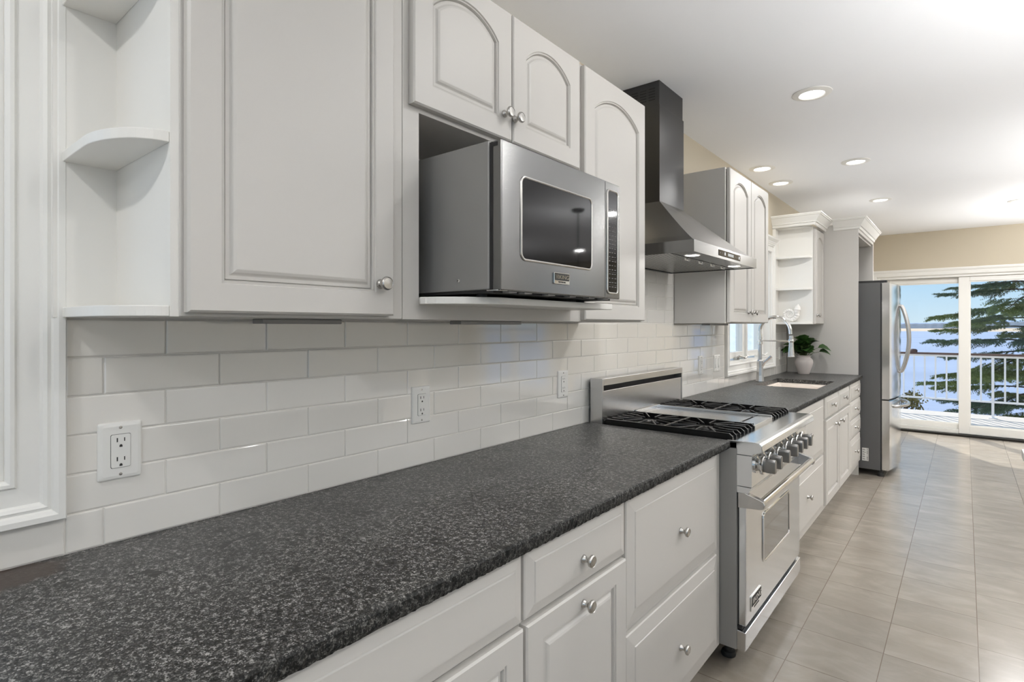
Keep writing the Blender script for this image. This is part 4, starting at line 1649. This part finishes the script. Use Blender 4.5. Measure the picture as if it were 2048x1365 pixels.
def leaf(bm, base, d, size, droop, roll):
    d = d.normalized()
    side = d.cross(Vector((0, 0, 1)))
    if side.length < 0.05:
        side = Vector((1, 0, 0))
    side.normalize()
    up = side.cross(d).normalized()
    side = (side * math.cos(roll) + up * math.sin(roll)).normalized()
    n = 9
    LL = []
    for i in range(n + 1):
        t = i / n
        wv = size * 0.58 * math.sin(PI * min(1, t ** 0.72)) ** 0.9 * (1 - 0.15 * t)
        wv *= 1 + 0.07 * math.sin(t * 21)
        c_ = base + d * size * t + Vector((0, 0, -droop * size * t * t))
        lift = up * wv * 0.28
        LL.append([c_ - side * wv + lift, c_ - side * wv * 0.5 + lift * 0.3, c_, c_ + side * wv * 0.5 + lift * 0.3, c_ + side * wv + lift])
    R = [[bm.verts.new(p) for p in L] for L in LL]
    for a, b in zip(R, R[1:]):
        for i in range(4):
            bm.faces.new((a[i], a[i + 1], b[i + 1], b[i]))


crownc = Vector((px_, py_, pz_ + 0.15))
for k in range(46):
    a = rnd.uniform(0, 2 * PI)
    el = rnd.uniform(0.15, 1.35)
    L = rnd.uniform(0.05, 0.135)
    d = Vector((math.cos(a) * math.cos(el), math.sin(a) * math.cos(el) * 0.8, math.sin(el)))
    b0 = crownc + Vector((rnd.uniform(-0.02, 0.02), rnd.uniform(-0.02, 0.02), -0.005))
    tip = b0 + d * L + Vector((0, 0, 0.035))
    tip.x = max(tip.x, 0.06)
    tip.y = min(tip.y, 5.82)
    mid_ = (b0 + tip) / 2 + Vector((0, 0, 0.015))
    tube(stems, [b0, mid_, tip], [0.0028, 0.0022, 0.0016], 6)
    ld = Vector((d.x, d.y, d.z * 0.35 + rnd.uniform(-0.1, 0.15)))
    if ld.x < 0 and tip.x < 0.12:
        ld.x *= 0.3
    if ld.y > 0 and tip.y > 5.75:
        ld.y *= 0.2
    leaf(leaves, tip, ld, rnd.uniform(0.075, 0.112), rnd.uniform(0.1, 0.55), rnd.uniform(-0.5, 0.5))
    if k % 2:
        leaf(leaves, mid_, Vector((-d.y, d.x, 0.3)) if mid_.x > 0.13 else Vector((0.6, -0.6, 0.3)), rnd.uniform(0.065, 0.09), 0.3, rnd.uniform(-0.5, 0.5))
obj('stems', stems, M['stem'], r, smooth=True)
lo = obj('leaves', leaves, M['leaf'], r, smooth=True)

# ammonite shell on the bottom shelf
sxx, syy, szz = 0.150, 5.470, 1.3945
bm = NB()
turns, N = 3.4, 400
pts, rad = [], []
for i in range(N + 1):
    th = 2 * PI * turns * i / N
    g = math.exp(0.105 * (th - 2 * PI * turns))
    R_ = 0.062 * g
    rr_ = 0.0208 * g * (1 + 0.085 * math.cos(i * 2 * PI / 7)) + 0.0006
    a = th - 2 * PI * turns + 0.35
    pts.append((sxx - 0.020 + R_ * math.cos(a), syy, szz + 0.085 + R_ * math.sin(a)))
    rad.append(rr_)
last = Vector(pts[-1])
for i in range(1, 22):
    t = i / 21
    pts.append((last.x + 0.016 * t - 0.004 * t * t, syy, last.z + 0.070 * t))
    rad.append((0.0208 + 0.009 * math.sin(PI * min(1, t * 1.05)) ** 0.8 * (1 - 0.35 * t)) * (1 - t ** 3 * 0.93) * (1 + 0.06 * math.cos(i * 2 * PI / 7)))
tube(bm, pts, rad, 14)
zmin = min(v.co.z for v in bm.verts)
bmesh.ops.translate(bm, verts=bm.verts, vec=(0, 0, szz + 0.0003 - zmin))
o = obj('shell_ornament', bm, M['shell'], None, smooth=True)
tag(o, 'white spiral shell ornament standing on the lowest corner shelf', 'ornament')

# ------------------------------------------------------------------ island corner, mirrored pendant and added uplights (across the aisle)
r = thing('kitchen_island', 'island worktop corner with a pale edge at the right edge of the photo', 'island', (2.3, 1.8, 0))
obj('worktop', B(1.522, 3.1, 0.9, 2.705, 0.886, 0.912), M['steel_side'], r, bevel=0.002)
bm = NB()
box(bm, 1.515, 1.522, 0.893, 2.712, 0.884, 0.914)
box(bm, 1.522, 3.1, 2.705, 2.712, 0.884, 0.914)
box(bm, 1.522, 3.1, 0.893, 0.9, 0.884, 0.914)
obj('edge_band', bm, M['trim'], r, bevel=0.001)
obj('cabinet_body', B(1.84, 2.95, 1.05, 2.50, 0.0005, 0.885), M['paint'], r, bevel=0.002)
firstp = None
for i, (x, y, k) in enumerate(((2.80, 4.85, 0.85), (2.6, 7.3, 1.05), (2.15, 2.15, 0.78), (2.15, 0.75, 0.22), (2.3, -1.5, 0.5), (5.2, 2.2, 1.0), (5.4, 6.0, 1.2))):  # all but the first are unseen uplights added to brighten the ceiling
    lb = 'white bowl pendant hanging from a thin dark rod, mirrored in the microwave window' if i == 0 else 'unseen white bowl pendant added to light the ceiling'
    if firstp is None:
        firstp = thing('pendant_light', lb, 'pendant light', (x, y, CEIL), 'bowl pendants')
        bm = NB()
        lathe(bm, (x, y, CEIL), [(0.065, 0.0), (0.065, -0.012), (0.05, -0.03), (0.012, -0.035)], 'z', 28)
        obj('canopy', bm, M['bronze'], firstp, smooth=True)
        bm = NB()
        tube(bm, [(x, y, CEIL - 0.03), (x, y, CEIL - 0.80)], 0.006, 10)
        obj('rod', bm, M['bronze'], firstp, smooth=True)
        bm = NB()
        lathe(bm, (x, y, CEIL - 0.74), [(0.0, -0.15), (0.08, -0.14), (0.16, -0.10), (0.205, -0.045), (0.22, 0.0), (0.215, 0.0), (0.20, -0.045), (0.155, -0.095), (0.08, -0.133), (0.0, -0.143)], 'z', 32, cap=False)
        obj('bowl_shade', bm, M['plate'], firstp, smooth=True)
    else:
        q = copy_tree(firstp)
        q.location = (x, y, CEIL)
        tag(q, lb, 'pendant light', 'bowl pendants')
    l = bpy.data.lights.new('bowl_bulb', 'POINT')
    l.energy = PENDANT_W * k
    l.color = (1.0, 0.99, 0.975)
    l.shadow_soft_size = 0.04
    lo_ = bpy.data.objects.new('bowl_bulb', l)
    lo_.location = (x + 0.0, y + 0.06, CEIL - 0.80)
    COL.objects.link(lo_)

# ------------------------------------------------------------------ outdoors
DZ = -0.05
bm = NB()
n = 17
for i in range(n):
    y = RY1 + 0.142 + i * 0.152
    box(bm, -0.3, 8.2, y, y + 0.147, DZ - 0.03, DZ)
box(bm, -0.3, 8.2, RY1 + 0.142 + n * 0.152, RY1 + 0.142 + n * 0.152 + 0.04, DZ - 0.2, DZ)
struct('deck', bm, M['deck'], label='weathered pale board deck outside the sliding door')
RYY = 11.20
r = thing('deck_railing', 'white metal deck railing with a brown wooden handrail beyond the sliding door', 'railing', (1.5, RYY, DZ))
obj('handrail', B(-0.28, 8.0, RYY - 0.05, RYY + 0.05, 0.905, 0.935), M['rail_wood'], r, bevel=0.006)
obj('top_rail', B(-0.28, 8.0, RYY - 0.018, RYY + 0.018, 0.872, 0.905), M['rail_white'], r)
obj('bottom_rail', B(-0.28, 8.0, RYY - 0.018, RYY + 0.018, 0.185, 0.212), M['rail_white'], r)
bb = None
k = 0
for i in range(-7, 26):
    x = 0.712 + 0.1392 * i
    if (i - 7) % 12 == 0:
        bm = NB()
        box(bm, x - 0.016, x + 0.016, RYY - 0.016, RYY + 0.016, DZ + 0.012, 0.872)
        box(bm, x - 0.05, x + 0.05, RYY - 0.05, RYY + 0.05, DZ + 0.0005, DZ + 0.012)
        obj('post', bm, M['rail_white'], r)
    elif bb is None:
        bb = obj('baluster', B(x - 0.011, x + 0.011, RYY - 0.011, RYY + 0.011, 0.212, 0.872), M['rail_white'], r)
        bx0 = x
    else:
        o = bb.copy()
        COL.objects.link(o)
        o.location = (x - bx0, 0, 0)
bm = NB()
lathe(bm, (0.70, RYY, 0.935), [(0.0, 0.0), (0.055, 0.0), (0.058, 0.03), (0.04, 0.05), (0.0, 0.055)], 'z', 16, cap=False)
obj('post_cap', bm, M['rail_wood'], r)

struct('eave', B(-1.15, -0.141, RY0 - 0.6, RY1 + 0.141, CEIL + 0.02, CEIL + 0.14), M['siding'], label='unseen white eave outside above the sink window')  # unseen overhang added to keep direct sun off the sink counter

# lake, shore, hills
struct('lake', B(-1500, 2500, 26, 1085, -6.7, -6.5), M['water'], label='pale blue lake beyond the deck')
bm = NB()
def ridge(bm, y0, y1, zb, hfun, xa, xb, n):
    LL = []
    for i in range(n + 1):
        x = xa + (xb - xa) * i / n
        h = hfun(x)
        LL.append([(x, y0, zb), (x, y0 + (y1 - y0) * 0.25, zb + h * 0.85), (x, (y0 + y1) / 2, zb + h), (x, y1, zb)])
    loops(bm, LL, True, True)
ridge(bm, 1080, 1180, -6.6, lambda x: 4.6 + 0.5 * math.sin(x * 0.02), -1500, 2500, 60)
struct('sand_bar', bm, M['sand'], label='pale tan sand bar on the far side of the lake')
bm = NB()
rnd = random.Random(4)
ridge(bm, 1200, 1400, -6.6, lambda x: 12.0 + 2.0 * math.sin(x * 0.006 + 1) + 1.2 * math.sin(x * 0.021) + rnd.uniform(0, 1.6), -1500, 2500, 700)
struct('wooded_shore', bm, M['hill'], label='low blue-grey wooded shore behind the sand bar')
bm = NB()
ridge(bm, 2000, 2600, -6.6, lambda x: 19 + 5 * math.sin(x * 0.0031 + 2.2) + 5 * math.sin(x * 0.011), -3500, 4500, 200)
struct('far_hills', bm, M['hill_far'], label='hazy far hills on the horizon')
struct('ground', B(-60, 60, 11.6, 26.2, -8.9, -6.45), M['snow'], label='pale ground below the deck')
struct('side_yard', B(-70, -0.6, -30, 11.5, -1.4, -1.0), M['snow'], label='pale snowy yard outside the sink window')
bm = NB()
rnd = random.Random(2)
LL = []
for i in range(25):
    y = 14 + i * 2.2
    LL.append([(-7.2 - 0.02 * i, y, -1.6), (-8.5, y, -0.6 + 0.3 * math.sin(i * 0.7)), (-13, y, 1.6 + 0.6 * math.sin(i * 0.5 + 1)), (-22, y, 5.4 + 0.8 * math.sin(i * 0.4)), (-40, y, 7.0), (-41, y, -1.6)])
loops(bm, LL, True, True)
struct('snow_bank', bm, M['snow'], label='white bank added to fill the sink window with glare')  # bank added so the view through the sink window turns bright white
struct('rear_yard', B(-0.5, 40, -40, RY0 - 0.2, -1.4, -1.0), M['snow'], label='pale snowy yard behind the house')
struct('right_yard', B(RX + 0.2, 60, RY0 - 0.15, 8.5, -1.4, -1.0), M['snow'], label='pale snowy yard right of the house')


# spruce tree: trunk plus individual drooping branches, four kinds shared by about eighty copies
def branch_mesh(seed, L, m):
    rnd = random.Random(seed)
    bm = NB()
    axis = []
    n = 12
    for i in range(n + 1):
        t = i / n
        axis.append(Vector((L * t, 0.05 * L * math.sin(t * 3 + seed), L * (0.10 * t - 0.42 * t * t + 0.24 * t ** 3))))
    tube(bm, axis, [0.020 * L / 2 * (1 - t / (n + 1)) + 0.003 for t in range(n + 1)], 6)
    wood = len(bm.faces)
    def sprig(p, d, ln):
        d = d.normalized()
        k = max(3, int(ln / 0.042))
        s = d.cross(Vector((0, 0, 1)))
        if s.length < 0.05:
            s = Vector((1, 0, 0))
        s.normalize()
        u = s.cross(d)
        for j in range(k):
            c0 = p + d * ln * j / k + Vector((0, 0, -0.10 * ln * (j / k) ** 2))
            for a in range(10):
                th = 2 * PI * a / 10 + rnd.uniform(-0.3, 0.3)
                nd = (s * math.cos(th) + u * math.sin(th) * 0.8 + d * 0.85).normalized()
                nl = rnd.uniform(0.036, 0.062)
                wv = nd.cross(d)
                if wv.length < 1e-3:
                    continue
                wv = wv.normalized() * 0.0038
                bm.faces.new([bm.verts.new(c0 - wv), bm.verts.new(c0 + wv), bm.verts.new(c0 + nd * nl)])
    for i in range(6, 2 * n + 1):
        t = i / (2 * n)
        for sgn in (-1, 1):
            tt = min(1, t + rnd.uniform(-0.03, 0.03))
            p = axis[min(n, int(tt * n))].lerp(axis[min(n, int(tt * n) + 1)], tt * n - int(tt * n))
            ln = (L * 0.30 * (1.15 - t) * min(1, t * 3.2) + 0.13) * rnd.uniform(0.75, 1.2)
            d = Vector((0.8 + rnd.uniform(-0.2, 0.2), sgn * rnd.uniform(0.6, 1.0), rnd.uniform(-0.45, 0.1)))
            sprig(p, d, ln)
            for q in (0.3, 0.55, 0.8):
                m2 = p + d.normalized() * ln * q
                sprig(m2, Vector((1.0, sgn * 0.15, -0.25)), ln * 0.42)
                sprig(m2, Vector((0.25, sgn * 1.0, -0.35)), ln * 0.36)
    sprig(axis[-1], axis[-1] - axis[-2], 0.22)
    me = bpy.data.meshes.new('branch')
    bm.to_mesh(me)
    bm.free()
    me.materials.append(M['bark'])
    me.materials.append(m)
    for i, f in enumerate(me.polygons):
        f.material_index = 0 if i < wood else 1
    return me


def spruce(label, tx, ty, zb, zt, r0, nb, zlo, zhi, Lmax, seed):
    root = thing('spruce_tree', label, 'tree', (tx, ty, zb))
    bm = NB()
    tube(bm, [(tx, ty, zb - 0.01), (tx + 0.03, ty, zb + (zt - zb) * 0.35), (tx - 0.02, ty, zb + (zt - zb) * 0.7), (tx, ty, zt)], [r0, r0 * 0.74, r0 * 0.36, 0.02], 14)
    obj('trunk', bm, M['bark'], root, smooth=True)
    kinds = [branch_mesh(seed + i, Lmax, M['needle'] if i != 1 else M['needle_dark']) for i in range(3)]
    rnd = random.Random(seed)
    for i in range(nb):
        f = (i + rnd.uniform(0, 0.8)) / nb
        z = zlo + (zhi - zlo) * f
        o = link('branch', kinds[i % 3], root)
        sc = (0.60 + 0.40 * (1 - f)) * rnd.uniform(0.8, 1.08)
        o.location = Vector((tx, ty, z)) - root.location
        o.rotation_euler = (rnd.uniform(-0.15, 0.15), rnd.uniform(-0.08, 0.14), i * 2.399 + rnd.uniform(-0.3, 0.3))
        o.scale = (sc, sc, sc)


spruce('big dark spruce with drooping boughs behind the right glass panel', 2.35, 14.4, -6.45, 7.5, 0.21, 98, -1.5, 3.9, 2.0, 3)

# olive bushes below the railing
def bush(label, c, R, seed, n=800):
    rnd = random.Random(seed)
    root = thing('evergreen_bush', label, 'bush', (c[0], c[1], -6.45))
    st = NB()
    lv = NB()
    tips = []
    for i in range(16):
        a = rnd.uniform(0, 2 * PI)
        tip = Vector(c) + Vector((math.cos(a) * R * rnd.uniform(0.2, 0.9), math.sin(a) * R * rnd.uniform(0.2, 0.9), R * rnd.uniform(-0.3, 0.85)))
        tube(st, [Vector((c[0], c[1], c[2] - R)), (Vector(c) + tip) / 2 + Vector((0, 0, -0.2 * R)), tip], [0.03, 0.018, 0.006], 5)
        tips.append(tip)
    tube(st, [Vector((c[0], c[1], -6.45)), Vector((c[0], c[1], c[2] - R + 0.05))], [0.09, 0.05], 8)
    for i in range(n):
        t = rnd.choice(tips)
        p = t + Vector((rnd.gauss(0, 1), rnd.gauss(0, 1), rnd.gauss(0, 0.7))) * R * 0.17
        d = Vector((rnd.gauss(0, 1), rnd.gauss(0, 1), rnd.gauss(0, 1))).normalized()
        s = d.cross(Vector((rnd.gauss(0, 1), rnd.gauss(0, 1), rnd.gauss(0, 1)))).normalized()
        l_ = rnd.uniform(0.03, 0.06)
        lv.faces.new([lv.verts.new(p), lv.verts.new(p + d * l_ * 0.5 + s * l_ * 0.3), lv.verts.new(p + d * l_), lv.verts.new(p + d * l_ * 0.5 - s * l_ * 0.3)])
    obj('stems', st, M['bark'], root)
    obj('foliage', lv, M['shrub'], root)


bush('olive green bush low behind the railing beside the refrigerator', (0.38, 12.45, -0.30), 0.44, 8, 2600)
